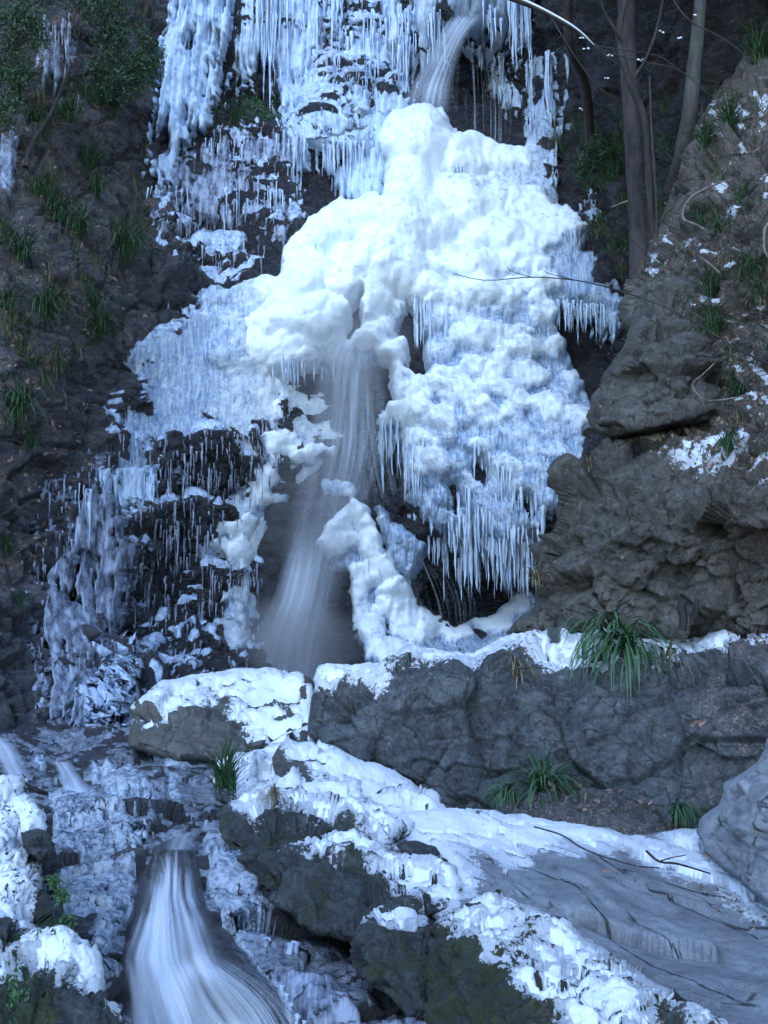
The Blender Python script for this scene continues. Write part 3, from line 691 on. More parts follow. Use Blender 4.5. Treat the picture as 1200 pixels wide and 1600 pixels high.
# ---------------------------------------------------------------- icicles
mi = M['ice']
def one_icicle(p, L, r, sides=6, lean=0.):
    n = 9; t = np.linspace(0, 1, n)
    rad = r*(1-t)**.6*(1+.26*rng.normal(size=n)*(t > .05)); rad[0] = r*1.25; rad[-1] = r*.04; rad = np.maximum(rad, r*.03)
    w = np.cumsum(rng.normal(size=(n, 2)), 0)*(L*.006+.002)
    pts = np.array(p)+np.c_[w[:, 0]+lean*L*t, w[:, 1], -L*t]
    return tubeVF(pts, rad, sides)
def icicles(parent, spots, mat, nmax=60):
    """spots: (px, py, length, radius, outward, lean). the longest are parts, the rest one part"""
    spots = sorted(spots, key=lambda s: -s[2]*s[3])
    stuff = MB()
    for k, (px, py, L, r, out, lean) in enumerate(spots):
        p = at(back, px, py)+np.array([0, -out-(.3 if px < 200 and py > 700 else 0), 0])
        V, F = one_icicle(p, L, r, 6, lean)
        if k < nmax: link('icicle', mkmesh('icicle', V, F, mat=mat), parent)
        else: stuff.add(V, F)
    if stuff.n: link('icicles', stuff.mesh('icicles', mat), parent, kind='stuff')
def row(x0, y0, x1, y1, n, L0, L1, r=.03, out=.25, jy=8, lean=0., pw=1.8):
    o = []; nc = max(2, n//6); C = [(rng.random(), .45+.75*rng.random(), rng.random()-.5) for _ in range(nc)]
    for k in range(n):
        c = C[rng.integers(nc)]; t = np.clip(c[0]+.035*rng.normal(), 0, 1) if rng.random() < .75 else rng.random()
        L = (L0+(L1-L0)*rng.random()**pw)*c[1]
        rr = r*.75*(.4+1.1*rng.random()**2)*(.7+.3*L/max(L1, 1e-3))
        o.append((x0+(x1-x0)*t, y0+(y1-y0)*t+jy*(c[2]+rng.random()-.5), L, rr, out*(.6+.6*rng.random()), lean*(.7+.6*rng.random())))
    return o
pm = 1/78.  # metres per photo pixel at the fall
icicles(CT['k1'], row(262,-70,360,-70,50,120*pm,300*pm,.05,.35,20,-.17)+row(262,60,350,40,45,80*pm,190*pm,.05,.35,25,-.17)+row(245,150,335,110,24,60*pm,120*pm,.04,.35,20,-.16), M['curtain'], 60)
icicles(CT['k2'], row(376,-20,400,-20,18,90*pm,185*pm,.05,.25,12)+row(400,0,460,10,50,80*pm,180*pm,.05,.25,14,0,1)+row(460,0,540,0,40,50*pm,120*pm,.045,.25,20), M['curtain'], 60)
icicles(CT['k3'], row(450,110,640,60,70,40*pm,110*pm,.045,.22,35)+row(450,150,600,120,50,30*pm,70*pm,.04,.22,30)+row(460,40,640,25,40,40*pm,120*pm,.045,.3,15), M['curtain'], 60)
icicles(CT['k4'], row(462,238,600,238,60,40*pm,100*pm,.05,.4,8,0,1), M['curtain'], 50)
icicles(CT['k5'], row(800,10,824,10,18,70*pm,128*pm,.055,.45,10,0,.8)+row(760,30,800,40,24,30*pm,80*pm,.05,.4,20)+row(735,20,770,30,8,20*pm,50*pm,.05,.4,20)+row(600,30,700,40,40,40*pm,110*pm,.045,.35,20)+row(655,100,692,60,12,20*pm,50*pm,.04,.3,10)+row(790,-60,825,-60,12,60*pm,140*pm,.05,.5), mi, 60)
icicles(CT['k6'], row(770,150,820,170,26,15*pm,34*pm,.04,.5,10), mi, 20)
icicles(CT['k6b'], row(722,75,800,95,40,18*pm,48*pm,.035,.3,12), mi, 20)
icicles(CT['k7'], row(838,110,876,100,20,60*pm,170*pm,.05,.35,20)+row(830,200,884,200,26,40*pm,90*pm,.05,.35,20)+row(882,60,890,120,6,30*pm,60*pm,.05,.3), mi, 30)
icicles(CT['k11'], row(66,930,110,930,40,110*pm,190*pm,.035,.3,30,-.02,1)+row(100,900,190,890,60,60*pm,200*pm,.035,.28,50)+row(100,1020,195,1010,40,40*pm,110*pm,.035,.3,25), M['dimice'], 60)
icicles(CT['k12'], row(160,745,245,745,50,40*pm,110*pm,.04,.22,10)+row(115,740,160,900,26,30*pm,90*pm,.035,.2,40), M['curtain'], 40)
for (x0, y0, x1, y1, n_, l0, l1) in ((205,742,330,735,20,20,60),(300,745,400,755,30,20,60),(210,830,330,840,30,20,70),(310,900,400,915,24,15,45),(230,930,320,940,26,20,60),(95,860,200,850,30,30,110)):
    icicles(CT['k12'], row(x0,y0,x1,y1,n_,l0*pm,l1*pm,.022,.12,24), M['dimice'], 0)
icicles(CT['k13'], row(25,55,50,60,4,15*pm,40*pm,.03,.2,10)+row(56,70,112,60,26,25*pm,75*pm,.035,.25,18)+row(98,162,124,162,12,12*pm,28*pm,.03,.2,4), M['dimice'], 20)
icicles(CT['k14'], row(-20,222,28,225,20,50*pm,95*pm,.04,.25,8,-.1), M['dimice'], 20)
icicles(CT['k15'], row(870,478,968,488,60,25*pm,75*pm,.035,.3,10), mi, 50)
icicles(CT['k16'], row(905,320,940,320,18,20*pm,45*pm,.035,.3,18)+row(878,326,910,322,8,15*pm,32*pm,.03,.3,2), mi, 20)
icicles(CT['k17'], row(290,250,460,240,60,20*pm,70*pm,.035,.2,20)+row(250,310,460,330,90,20*pm,70*pm,.03,.18,35)+row(235,300,275,300,12,40*pm,90*pm,.035,.25,10,-.1), M['curtain'], 40)
# icicles on the mass itself
def massat(px, py):
    i = int((py-mass.y0)/mass.step); j = int((px-mass.x0)/mass.step); return Vm[i, j], MS[i, j]
parts = []
def massrow(x0, y0, x1, y1, n, L0, L1, r=.04, jy=8, pw=1.5, out=.0, need=-4):
    for k in range(n):
        t = rng.random(); px = x0+(x1-x0)*t; py = y0+(y1-y0)*t+jy*(rng.random()-.5)*2
        p, m = massat(px, py)
        if m < need: continue
        parts.append((p+np.array([0, .06-out, .05]), L0+(L1-L0)*rng.random()**pw, r*.75*(.5+.9*rng.random()**1.5)))
massrow(640,800,700,865,50,20*pm,60*pm,.045,14); massrow(690,858,835,872,110,25*pm,85*pm,.05,16,1.6); massrow(700,800,850,810,90,20*pm,70*pm,.045,40)
massrow(760,745,880,760,60,15*pm,50*pm,.04,30); massrow(645,485,700,500,40,25*pm,85*pm,.045,6); massrow(700,290,790,330,60,15*pm,45*pm,.04,22)
massrow(770,335,905,372,70,20*pm,50*pm,.04,16); massrow(590,665,660,720,50,30*pm,100*pm,.045,22); massrow(680,650,860,640,110,8*pm,26*pm,.03,60)
massrow(690,560,870,560,90,8*pm,24*pm,.03,40); massrow(445,395,500,400,30,20*pm,50*pm,.04,14); massrow(380,586,560,590,60,15*pm,50*pm,.035,8,1.5,.05)
massrow(855,300,872,320,16,20*pm,45*pm,.04,10); massrow(560,880,620,890,20,15*pm,40*pm,.035,20); massrow(560,1000,600,1010,16,15*pm,30*pm,.035,12); massrow(735,690,800,760,30,20*pm,60*pm,.04,20)
massrow(690,240,760,260,0,1,1)
parts.sort(key=lambda s: -s[1]*s[2]); stuff = MB()
for k, (p, L, r) in enumerate(parts):
    V, F = one_icicle(p, L, r)
    if k < 95: link('icicle', mkmesh('icicle', V, F, mat=mi), fall)
    else: stuff.add(V, F)
link('icicles', stuff.mesh('icicles', mi), fall, kind='stuff')
# tiny icicles under every glazed ledge edge
Hh, Ww = back.X.shape
edge = np.zeros_like(nz); edge[1:-1] = nz[:-2]-nz[2:]
cand = np.argwhere((edge > .35))
rng.shuffle(cand)
g1 = np.maximum.reduce([region(G_L, back, 4, 1), region(G_U, back, 4, 1), region(G_T, back, 4, 1), region(G_LL, back, 4, 1)])
stuff = MB(); n = 0
for (i, j) in cand:
    if g1[i, j] < 2 or (back.Y[i, j] < 640 and back.X[i, j] < 440 and back.Y[i, j] > 420): continue
    if n > 1500: break
    V, F = one_icicle(back.V[i, j]+np.array([0, -.05, .02]), (.08+.42*rng.random()**2.5), .010+.014*rng.random(), 5)
    stuff.add(V, F); n += 1
link('icicles', stuff.mesh('icicles', M['dimice']), kind='stuff')
# ---------------------------------------------------------------- boulders and foreground
def rdisp(big=.1, chipa=.06, fine=.012, sc=1., seed=0, st=(1, 1, 1.3), crack=.03):
    def f(V, X, Y, N):
        Vw = V+.05/sc*fbm(V, 1.5*sc, 3, seed+3)[..., None]
        c1, g1 = chip(Vw, 1.3*sc, seed, .9, st); c2, g2 = chip(Vw, 3.6*sc, seed+1, .9, st); c3, g3 = chip(V+.02/sc*fbm(V, 8*sc, 2, seed+9)[..., None], 9.*sc, seed+2, .9, st)
        d = big*.9*fbm(V, .8*sc, 4, seed+5)+chipa*1.25*c1+chipa*.5*c2+chipa*.17*c3+fine*2*fbm(V, 6*sc, 5, seed+6, .6)+fine*.7*fbm(V, 26*sc, 3, seed+7)
        return d-crack*(1-sstep(0, .09, g1))-crack*.4*(1-sstep(0, .08, g2))
    return f
ROCKS = {}
def rock(key, name, outline, ctrl, mat, label, cat='boulder', edge=(25, .3), step=2.5, amp=4, disp=None, back=1., snow=None, mossf=None, litterf=None, shape=None, kind=None, group=None, origin=None):
    S = relief(outline, ctrl, step, edge, amp, abs(hash(key)) % 1 + len(key)*7+ord(key[-1]), disp or rdisp(), shape)
    nz = S.N[..., 2]; S.nz = nz
    mo = mossf(S) if mossf else np.full(nz.shape, -.6)
    li = litterf(S) if litterf else np.zeros(nz.shape)
    du = np.full(nz.shape, -1.)
    if snow:
        S.snowm = snowmask(S, snow); du = np.clip(1+S.snowm/22., -1, 1)
    o = link(name, surfmesh(S, name, M[mat], {'moss': mo, 'litter': li, 'dust': du}, back), label=label, cat=cat, kind=kind, group=group)
    if kind == 'structure' and 'category' in o: del o['category']
    S.o = o; ROCKS[key] = S
    if snow: addsnow(S, snow)
    return S
def snowmask(S, sn):
    """sn: polys, nzmin, h, noise amplitude px, bias"""
    polys, nzmin, h, na, bias = sn[:5]
    nm = sn[5] if len(sn) > 5 else 'snow'
    X, Y = warp(S.X, S.Y, 8, .05, 7.); X, Y = warp(X, Y, 4, .16, 9.)
    m = usdf(polys, X, Y)
    dd = S.D.mean()
    k_ = 2.6 if nm == 'snowthin' else 1.
    f1 = fbm(S.V, 16./dd*2*k_, 5, 81, .65); f2 = fbm(S.V, 60./dd*2*k_, 4, 82, .6)
    nzb = blur(S.nz, 1, 2)
    m = np.minimum(m*.9, (nzb-nzmin-.06)*95+bias*.55)+f1*na*1.25+f2*na*.9
    return m
def addsnow(S, sn):
    h = sn[2]*.5; nm = sn[5] if len(sn) > 5 else 'snow'; m = S.snowm-2
    me, V = layermesh(S, 'snow_cover', M[nm], m, h, 8., up=.6, extra=h*.55*fbm(S.V, 6, 4, 83)+h*.4*fbm(S.V, 20, 3, 84), sink=.5, base=blur(S.V, 2, 2))
    if me: link('snow_cover', me, S.o, kind='stuff')
# right side: earthy slope, outcrops
rock('slope', 'cliff', [(978,470),(985,440),(1012,415),(1035,330),(1058,250),(1085,200),(1118,150),(1150,105),(1200,50),(1680,-120),(1680,760),(1160,720),(1050,640),(1000,560)],
     [(985,450,15.),(1035,330,15.5),(1085,200,16.5),(1200,60,17),(1400,-100,15),(1100,320,13.6),(1200,300,12.2),(1400,300,10),(1050,450,13.2),(1130,430,12.2),(1200,450,11.3),(1060,560,12.4),(1150,560,11.6),(1200,650,10.6),(1400,700,9.2),(1130,240,14.6),(1160,500,11.9)],
     'brown', 'earthy slope', edge=(35, .8), kind='structure', disp=rdisp(.28, .18, .03, .8, 11), back=None,
     mossf=lambda S: .35*S.nz+.1-.9*sstep(1050, 1000, S.X)*0, litterf=lambda S: sstep(-.3, .3, S.nz+.35*fbm(S.V, 1., 4, 90))*.95,
     snow=([[(1100,300),(1180,255),(1680,230),(1680,330),(1150,330)], [(1080,380),(1180,400),(1680,420),(1680,520),(1080,520)],[(990,420),(1050,380),(1060,420),(1010,450)],[(1120,560),(1680,560),(1680,640),(1100,640)],[(1100,180),(1680,60),(1680,160),(1110,220)]], .40, .04, 20, -8, 'snowthin'))
rock('knob', 'rock_outcrop', [(968,470),(985,452),(1015,445),(1045,460),(1050,500),(1010,525),(985,520),(970,500)], [(970,480,13.2),(1040,470,13.),(1000,520,12.8),(1010,480,12.7)], 'brown', 'small round brown rock knob above the pointed outcrop right of the ice', 'rock outcrop', (16, .3), disp=rdisp(.06, .05, .02, 1.5, 13), back=.8)
rock('nose', 'rock_outcrop', [(1012,440),(1040,428),(1090,432),(1150,500),(1190,590),(1160,650),(1060,668),(1000,682),(940,684),(924,672),(915,652),(924,620),(942,592),(962,556),(980,522),(992,480)],
     [(1000,470,12.3),(1080,440,12.5),(940,600,12.2),(920,655,12.0),(1000,560,11.6),(1040,620,11.3),(960,680,11.5),(1090,560,11.6),(1160,640,11.5),(1170,580,12.1),(1150,500,12.4)],
     'brown', 'pointed brown rock nose jutting left toward the frozen fall', 'rock outcrop', (28, .6), disp=rdisp(.10, .24, .013, .9, 17, crack=.05), back=1.5,
     mossf=lambda S: -.30+.35*S.nz+.5*sstep(560, 660, S.Y)*sstep(1050, 1150, S.X)*0, litterf=lambda S: .6*sstep(1060, 1160, S.X))
rock('lower', 'rock_outcrop', [(796,992),(815,965),(834,942),(840,912),(833,872),(828,850),(850,843),(864,828),(880,790),(883,752),(905,735),(936,690),(978,672),(1040,652),(1130,622),(1680,560),(1680,1010),(1200,1000),(1000,1003),(880,1003)],
     [(815,980,11.6),(836,900,11.7),(850,850,11.7),(890,760,11.6),(940,700,11.9),(1000,700,11.8),(1000,740,11.1),(1100,680,11.4),(1200,650,11.1),(1400,640,10),(900,900,11.),(1000,850,10.8),(1000,990,10.9),(1100,800,10.5),(1200,780,10.1),(1200,980,10.2),(1400,900,9.4),(1060,900,10.8),(1100,960,10.5),(1080,760,10.75),(1180,700,10.8)],
     'brown', 'broad fractured brown rock face right of the fall above the snowy ledge', 'rock outcrop', (26, .6), disp=rdisp(.10, .26, .013, .8, 23, crack=.05), back=2.,
     mossf=lambda S: -.25+.3*S.nz+.35*sstep(760, 680, S.Y), litterf=lambda S: .9*sstep(-.1, .3, S.nz)*sstep(790, 740, S.Y)*sstep(1000, 1080, S.X)+.35*sstep(1080, 1180, S.X),
     snow=([[(1010,668),(1080,670),(1090,690),(1010,690)], [(1060,690),(1130,680),(1680,640),(1680,760),(1100,750),(1060,720)]], .30, .05, 12, -4, 'snowthin'))
# ledge wall
S = rock('wall', 'boulder', [(486,1058),(500,1042),(545,1034),(590,1038),(605,1020),(640,1010),(700,1016),(735,1022),(770,1000),(800,988),(880,986),(1000,990),(1100,972),(1200,958),(1680,930),(1680,1340),(1200,1330),(1100,1318),(1000,1312),(880,1296),(760,1282),(675,1272),(655,1245),(600,1210),(520,1175),(484,1150)],
     [(490,1060,10.6),(490,1140,10.3),(545,1036,11.),(600,1045,10.5),(640,1012,10.9),(735,1024,10.8),(700,1060,10.3),(700,1250,10.0),(600,1190,10.1),(800,990,11.2),(850,1018,10.5),(860,1060,10.1),(900,1280,9.5),(1000,990,11.1),(1000,1040,10.0),(1000,1150,9.6),(1200,960,11.),(1200,1040,9.4),(1200,1320,8.8),(1400,1000,9.2),(1400,1320,8.2),(1100,985,10.8),(1100,1040,9.8),(940,1020,10.4),(800,1150,9.9),(1100,1200,9.3)],
     'grey', 'long dark grey rock wall with snow along its top ledge in the middle right', 'boulder', (16, .45), disp=rdisp(.10, .145, .012, 1.0, 31, crack=.04), back=2.,
     mossf=lambda S: -.10+.35*S.nz+.25*sstep(1080, 1000, S.Y)+.15*sstep(1200, 1280, S.Y),
     litterf=lambda S: .8*sstep(.2, .5, S.nz)*sstep(1050, 1120, S.X),
     snow=([[(486,1062),(500,1030),(590,1028),(600,1048),(594,1068),(575,1062),(540,1060)], [(600,1030),(640,1002),(735,1014),(790,985),(860,985),(1000,985),(1200,950),(1680,930),(1680,990),(1200,1010),(1120,1000),(1060,1015),(1040,1030),(950,1030),(900,1025),(850,1022),(800,998),(735,1030),(640,1020),(610,1030)]], .12, .06, 15, 8))
S = rock('snowb', 'boulder', [(203,1110),(212,1090),(240,1070),(280,1060),(325,1050),(370,1046),(430,1047),(475,1050),(492,1064),(494,1140),(480,1160),(430,1172),(380,1182),(320,1192),(250,1186),(204,1168)],
     [(208,1130,11.6),(215,1170,11.4),(300,1185,11.1),(440,1175,10.9),(490,1130,10.9),(330,1052,13),(470,1054,12.8),(250,1072,12.2),(300,1112,11.55),(400,1120,11.5),(350,1150,11.2),(250,1130,11.45)],
     'tan', 'smooth grey brown boulder with patchy snow on its top at the foot of the fall', edge=(14, .4), disp=rdisp(.07, .10, .012, 1.1, 37, crack=.015), back=1.5,
     mossf=lambda S: -.3+.55*sstep(1120, 1060, S.Y)+.4*sstep(240, 205, S.X),
     snow=([[(215,1104),(240,1080),(290,1052),(370,1038),(480,1040),(500,1060),(500,1150),(470,1170),(420,1178),(380,1178),(405,1155),(395,1135),(385,1112),(350,1085),(325,1080),(290,1098),(240,1108)]], .38, .04, 26, -10))
# snowy ramp between boulders
S = rock('ramp', 'rock_ledge', [(330,1222),(345,1188),(400,1172),(470,1145),(500,1148),(540,1180),(640,1215),(690,1266),(690,1290),(560,1300),(440,1290),(380,1275),(340,1250)],
     [(400,1175,10.7),(480,1148,10.9),(345,1215,9.3),(380,1268,8.5),(600,1280,8.8),(500,1210,9.7),(660,1260,9.4)],
     'dark', 'snow covered rock ledge stepping down between the boulders', 'rock ledge', edge=(10, .2), disp=rdisp(.10, .14, .015, 1.4, 41), back=.8, mossf=lambda S: 0*S.X,
     snow=([[(320,1190),(400,1160),(500,1140),(560,1180),(700,1260),(700,1300),(420,1290),(385,1262),(378,1240),(350,1222)]], .10, .07, 9, 14))
S = rock('wedge', 'boulder', [(424,1180),(434,1160),(452,1152),(500,1168),(560,1186),(620,1204),(652,1228),(680,1262),(672,1272),(600,1272),(520,1256),(440,1238),(428,1212)],
     [(428,1190,9.6),(440,1156,10.1),(440,1236,9.1),(560,1188,10.0),(650,1230,9.7),(676,1266,9.0),(560,1262,8.85),(500,1210,9.35),(480,1190,9.6)],
     'tan', 'wedge shaped rock with sloping snow sheet in front of the long dark wall', edge=(8, .25), disp=rdisp(.05, .06, .010, 1.6, 43, crack=.01), back=.6,
     mossf=lambda S: -.2+0*S.X, snow=([[(436,1150),(500,1158),(640,1195),(690,1262),(670,1275),(650,1262),(560,1252),(540,1222),(500,1205),(470,1180)], [(560,1240),(620,1230),(660,1262),(600,1272)]], .2, .05, 9, 8))
# low mossy ledge under the wall with plants
rock('footr', 'boulder', [(770,1262),(800,1240),(860,1225),(900,1222),(960,1240),(1040,1262),(1060,1300),(1000,1325),(900,1310),(800,1290)], [(780,1262,9.4),(900,1225,9.5),(900,1290,8.9),(1040,1270,8.9),(1000,1315,8.5)], 'grey', 'low mossy stone under the long dark wall beside the grass clump', edge=(12, .3), disp=rdisp(.08, .08, .015, 1.6, 47), back=.6, mossf=lambda S: .25+.3*S.nz, litterf=lambda S: sstep(.2, .6, S.nz)*.9)
# big slab
def slab_disp(V, X, Y, N):
    u = V[..., 0]*.37-V[..., 1]*.93; v = V[..., 0]*.93+V[..., 1]*.37
    q = np.stack([u*.45, v*1.7, V[..., 2]], -1)
    c1, g1 = chip(q+.12*fbm(q, 1.5, 3, 52)[..., None], .9, 53, .8)
    c2, g2 = chip(q+.1*fbm(q, 2.5, 3, 58)[..., None], 2.6, 57, .8)
    k = .35+.65*sstep(900, 700, X)
    return .05*fbm(V, .7, 4, 51)+.10*c1*(.3+k)+.035*c2*(.4+k)+.012*fbm(V, 7, 5, 54, .6)-.02*(1-sstep(0, .05, g1))
S = rock('slab', 'rock_slab', [(560,1300),(600,1278),(640,1270),(720,1264),(800,1272),(900,1288),(990,1308),(1060,1294),(1120,1286),(1200,1300),(1680,1290),(1680,1760),(900,1760),(860,1620),(780,1510),(700,1450),(620,1410),(570,1350)],
     [(620,1272,8.6),(800,1276,8.8),(990,1312,8.2),(1200,1310,7.9),(1200,1600,4.45),(900,1400,6.45),(1050,1600,4.6),(700,1400,6.6),(850,1600,4.8),(570,1320,7.9),(1400,1500,5.1),(1400,1760,3.5),(900,1760,3.85)],
     'slab', 'large smooth blue grey rock slab sloping across the lower right corner', 'rock slab', edge=(10, .2), step=2.2, disp=slab_disp, back=1.,
     mossf=lambda S: -.45+.4*sstep(900, 620, S.X)*sstep(1330, 1400, S.Y)+.5*sstep(30, 0, np.abs((S.Y-1390)-(S.X-990)*.42))*sstep(980, 1010, S.X)*sstep(1090, 1060, S.X),
     snow=([[(560,1310),(600,1270),(720,1255),(900,1283),(1000,1318),(960,1320),(900,1318),(870,1316),(905,1332),(870,1330),(830,1328),(800,1318),(820,1345),(800,1360),(770,1340),(730,1332),(700,1330),(745,1380),(735,1390),(700,1370),(640,1350),(600,1345)],
       [(980,1318),(1050,1340),(1110,1352),(1130,1372),(1100,1368),(1040,1352)],[(1030,1318),(1060,1298),(1095,1300),(1085,1325)],[(1105,1350),(1130,1358),(1180,1395),(1680,1500),(1680,1520),(1170,1410),(1130,1380)],
       [(600,1380),(680,1370),(730,1400),(700,1420),(640,1415)],[(560,1330),(640,1350),(650,1380),(600,1390)]], .3, .04, 11, -3))
lob = lambda b, s: rdisp(b, .085, .014, 1.8, s, crack=.02)
S = rock('mossA', 'boulder', [(352,1300),(350,1272),(372,1256),(402,1240),(440,1234),(520,1250),(600,1266),(650,1284),(640,1310),(600,1330),(560,1345),(510,1350),(470,1380),(430,1410),(398,1385),(366,1348)],
     [(356,1300,7.8),(372,1262,8.2),(400,1375,7.1),(425,1400,6.9),(470,1360,7.1),(520,1340,7.3),(540,1300,7.6),(470,1252,8.3),(640,1290,8.1),(420,1290,7.45),(480,1290,7.5),(400,1330,7.2)],
     'dark', 'dark mossy boulder with a thick snow cap beside the little cascade', edge=(12, .3), step=2.2, disp=lob(.06, 61), back=1.,
     mossf=lambda S: .32+.3*S.nz, snow=([[(372,1262),(385,1240),(440,1225),(660,1275),(660,1290),(600,1300),(560,1290),(545,1270),(500,1262),(470,1256),(440,1250),(410,1256),(390,1278)], [(560,1285),(640,1290),(610,1320),(575,1318)]], .12, .08, 7, 16))
S = rock('mossB', 'boulder', [(398,1385),(420,1345),(455,1320),(500,1300),(560,1300),(620,1330),(700,1345),(730,1390),(690,1430),(640,1440),(590,1450),(552,1478),(500,1464),(450,1428)],
     [(402,1388,7.0),(430,1350,7.1),(500,1305,7.5),(600,1325,7.4),(700,1350,7.1),(720,1400,6.55),(640,1435,6.2),(550,1472,6.1),(460,1430,6.5),(520,1380,6.75),(600,1380,6.8),(480,1340,7.1)],
     'dark', 'rounded dark mossy boulder below the snow capped one, snow on its shoulder', edge=(14, .3), step=2.2, disp=lob(.08, 67), back=1.,
     mossf=lambda S: .22+.3*S.nz, snow=([[(438,1322),(460,1300),(500,1290),(560,1290),(600,1318),(590,1332),(560,1330),(530,1330),(505,1338),(470,1326)], [(580,1350),(620,1335),(700,1350),(740,1380),(720,1410),(660,1400),(690,1380),(620,1370)],[(620,1395),(660,1395),(650,1410)]], .18, .06, 10, 8))
S = rock('chipr', 'stone', [(620,1322),(650,1312),(682,1322),(690,1335),(670,1348),(640,1344)], [(620,1330,7.35),(680,1325,7.3),(660,1345,7.15),(650,1322,7.3)], 'dark', 'small dark stone poking out of the snow in the lower middle', 'stone', edge=(8, .12), disp=lob(.02, 68), back=.3, mossf=lambda S: -.1+0*S.X)
S = rock('mossC', 'boulder', [(546,1470),(558,1438),(580,1418),(606,1408),(640,1412),(668,1432),(680,1460),(672,1530),(668,1590),(640,1588),(590,1545),(556,1520)],
     [(548,1480,6.),(600,1412,6.2),(660,1430,6.),(672,1500,5.5),(660,1590,5.1),(600,1550,5.4),(560,1515,5.7),(610,1470,5.6)],
     'dark', 'small snow topped mossy boulder left of the big mossy foreground boulder', edge=(16, .25), step=2.2, disp=lob(.04, 71), back=.8,
     mossf=lambda S: .25+.4*S.nz, snow=([[(565,1432),(585,1405),(640,1400),(665,1425),(640,1432),(600,1434),(580,1445)]], .1, .06, 7, 16))
S = rock('mossD', 'boulder', [(662,1470),(672,1442),(700,1432),(730,1412),(760,1402),(800,1404),(850,1424),(950,1486),(1060,1556),(1135,1600),(1200,1760),(660,1760),(668,1600),(664,1540)],
     [(668,1480,5.65),(700,1436,5.85),(780,1405,5.95),(850,1428,5.75),(950,1490,5.2),(1100,1590,4.45),(1180,1700,3.9),(670,1600,4.95),(700,1700,4.3),(900,1700,4.0),(720,1480,5.3),(850,1520,4.95),(950,1600,4.45),(760,1600,4.7)],
     'dark', 'big mossy foreground boulder dotted with clumps of snow and dead leaves', edge=(14, .22), step=2.2, disp=lob(.07, 73), back=.8,
     mossf=lambda S: .7+.2*S.nz, litterf=lambda S: .55*sstep(.3, .6, S.nz)*sstep(800, 860, S.X),
     snow=([[(780,1415),(800,1400),(840,1420),(900,1455),(960,1500),(1060,1560),(1130,1600),(1120,1610),(1080,1590),(1030,1560),(980,1540),(940,1520),(900,1500),(860,1470),(820,1440)],
       [(750,1470),(790,1455),(815,1465),(800,1480),(760,1485)],[(770,1450),(800,1440),(800,1455)],[(800,1510),(860,1490),(900,1510),(960,1540),(1010,1570),(1020,1640),(900,1640),(880,1590),(860,1570),(820,1540)],[(830,1470),(870,1480),(880,1500),(850,1495)],[(690,1425),(720,1420),(716,1432)],[(700,1440),(750,1420),(790,1430),(760,1450),(720,1455)],[(900,1480),(960,1510),(990,1550),(940,1540)]], .22, .045, 19, -5))
# clumps of snow between mossC/B and slab
# right corner rock
S = rock('corner', 'boulder', [(1085,1300),(1092,1278),(1118,1255),(1135,1225),(1165,1208),(1188,1180),(1200,1155),(1680,1080),(1680,1480),(1200,1415),(1160,1385),(1110,1340)],
     [(1090,1300,7.6),(1135,1230,7.8),(1190,1180,7.8),(1400,1100,7.),(1150,1290,7.),(1200,1250,6.8),(1200,1400,6.2),(1120,1340,7.0),(1400,1400,5.8)],
     'slab', 'grey banded rock rising at the right edge above the slab', edge=(16, .22), disp=rdisp(.05, .06, .012, 1.4, 79, (.6, .6, 2.)), back=1., mossf=lambda S: -.35+.2*sstep(1260, 1300, S.Y)*sstep(1180, 1200, S.X))
# left bank
S = rock('bankU', 'boulder', [(-420,1190),(-60,1200),(0,1222),(34,1240),(62,1275),(72,1300),(60,1340),(72,1390),(90,1440),(96,1475),(60,1500),(-420,1520)],
     [(-100,1210,6.6),(0,1228,6.7),(60,1275,6.4),(60,1340,5.8),(80,1430,5.2),(0,1400,5.2),(-100,1500,4.5),(60,1490,4.85),(0,1300,5.9),(90,1470,4.95)],
     'dark', 'snow buried rock bank at the left edge beside the stream', edge=(14, .3), step=2.2, disp=lob(.06, 83), back=.8, mossf=lambda S: .4+.2*S.nz,
     snow=([[(-420,1190),(0,1212),(36,1235),(62,1268),(66,1290),(40,1300),(30,1320),(45,1350),(50,1380),(45,1410),(60,1440),(40,1470),(0,1440),(-420,1440)]], .05, .09, 5, 22))
S = rock('bankS', 'stone', [(30,1302),(50,1292),(80,1296),(86,1318),(80,1342),(68,1352),(50,1335),(36,1320)], [(32,1308,5.9),(80,1300,5.9),(70,1345,5.6),(58,1315,5.65)], 'dark', 'small round mossy stone sticking out of the left snow bank', 'stone', edge=(12, .15), step=2., disp=lob(.02, 87), back=.3, mossf=lambda S: .0+.5*S.nz)
S = rock('bankL', 'boulder', [(-420,1490),(0,1480),(20,1462),(60,1455),(100,1452),(135,1475),(158,1510),(166,1560),(175,1620),(180,1760),(-420,1760)],
     [(-150,1500,4.6),(0,1482,4.75),(60,1458,4.9),(130,1475,4.9),(160,1530,4.6),(172,1640,4.1),(0,1600,4.0),(100,1600,4.1),(100,1510,4.5),(-150,1700,3.4),(160,1760,3.6)],
     'dark', 'mossy boulder with ivy and a snow patch in the lower left corner', edge=(14, .22), step=2.2, disp=lob(.05, 89), back=.8, mossf=lambda S: .30+.3*S.nz+.3*sstep(120, 60, S.X)-.5*sstep(60, 100, S.X)*sstep(1520, 1550, S.Y),
     snow=([[(12,1470),(40,1455),(60,1462),(85,1448),(110,1462),(130,1480),(155,1520),(160,1540),(140,1530),(110,1505),(90,1510),(60,1500),(30,1485)], [(-60,1505),(10,1505),(20,1520),(-60,1535)],[(100,1470),(135,1480),(140,1495),(115,1490)],[(160,1588),(180,1590),(176,1604),(160,1602)]], .0, .06, 6, 10))
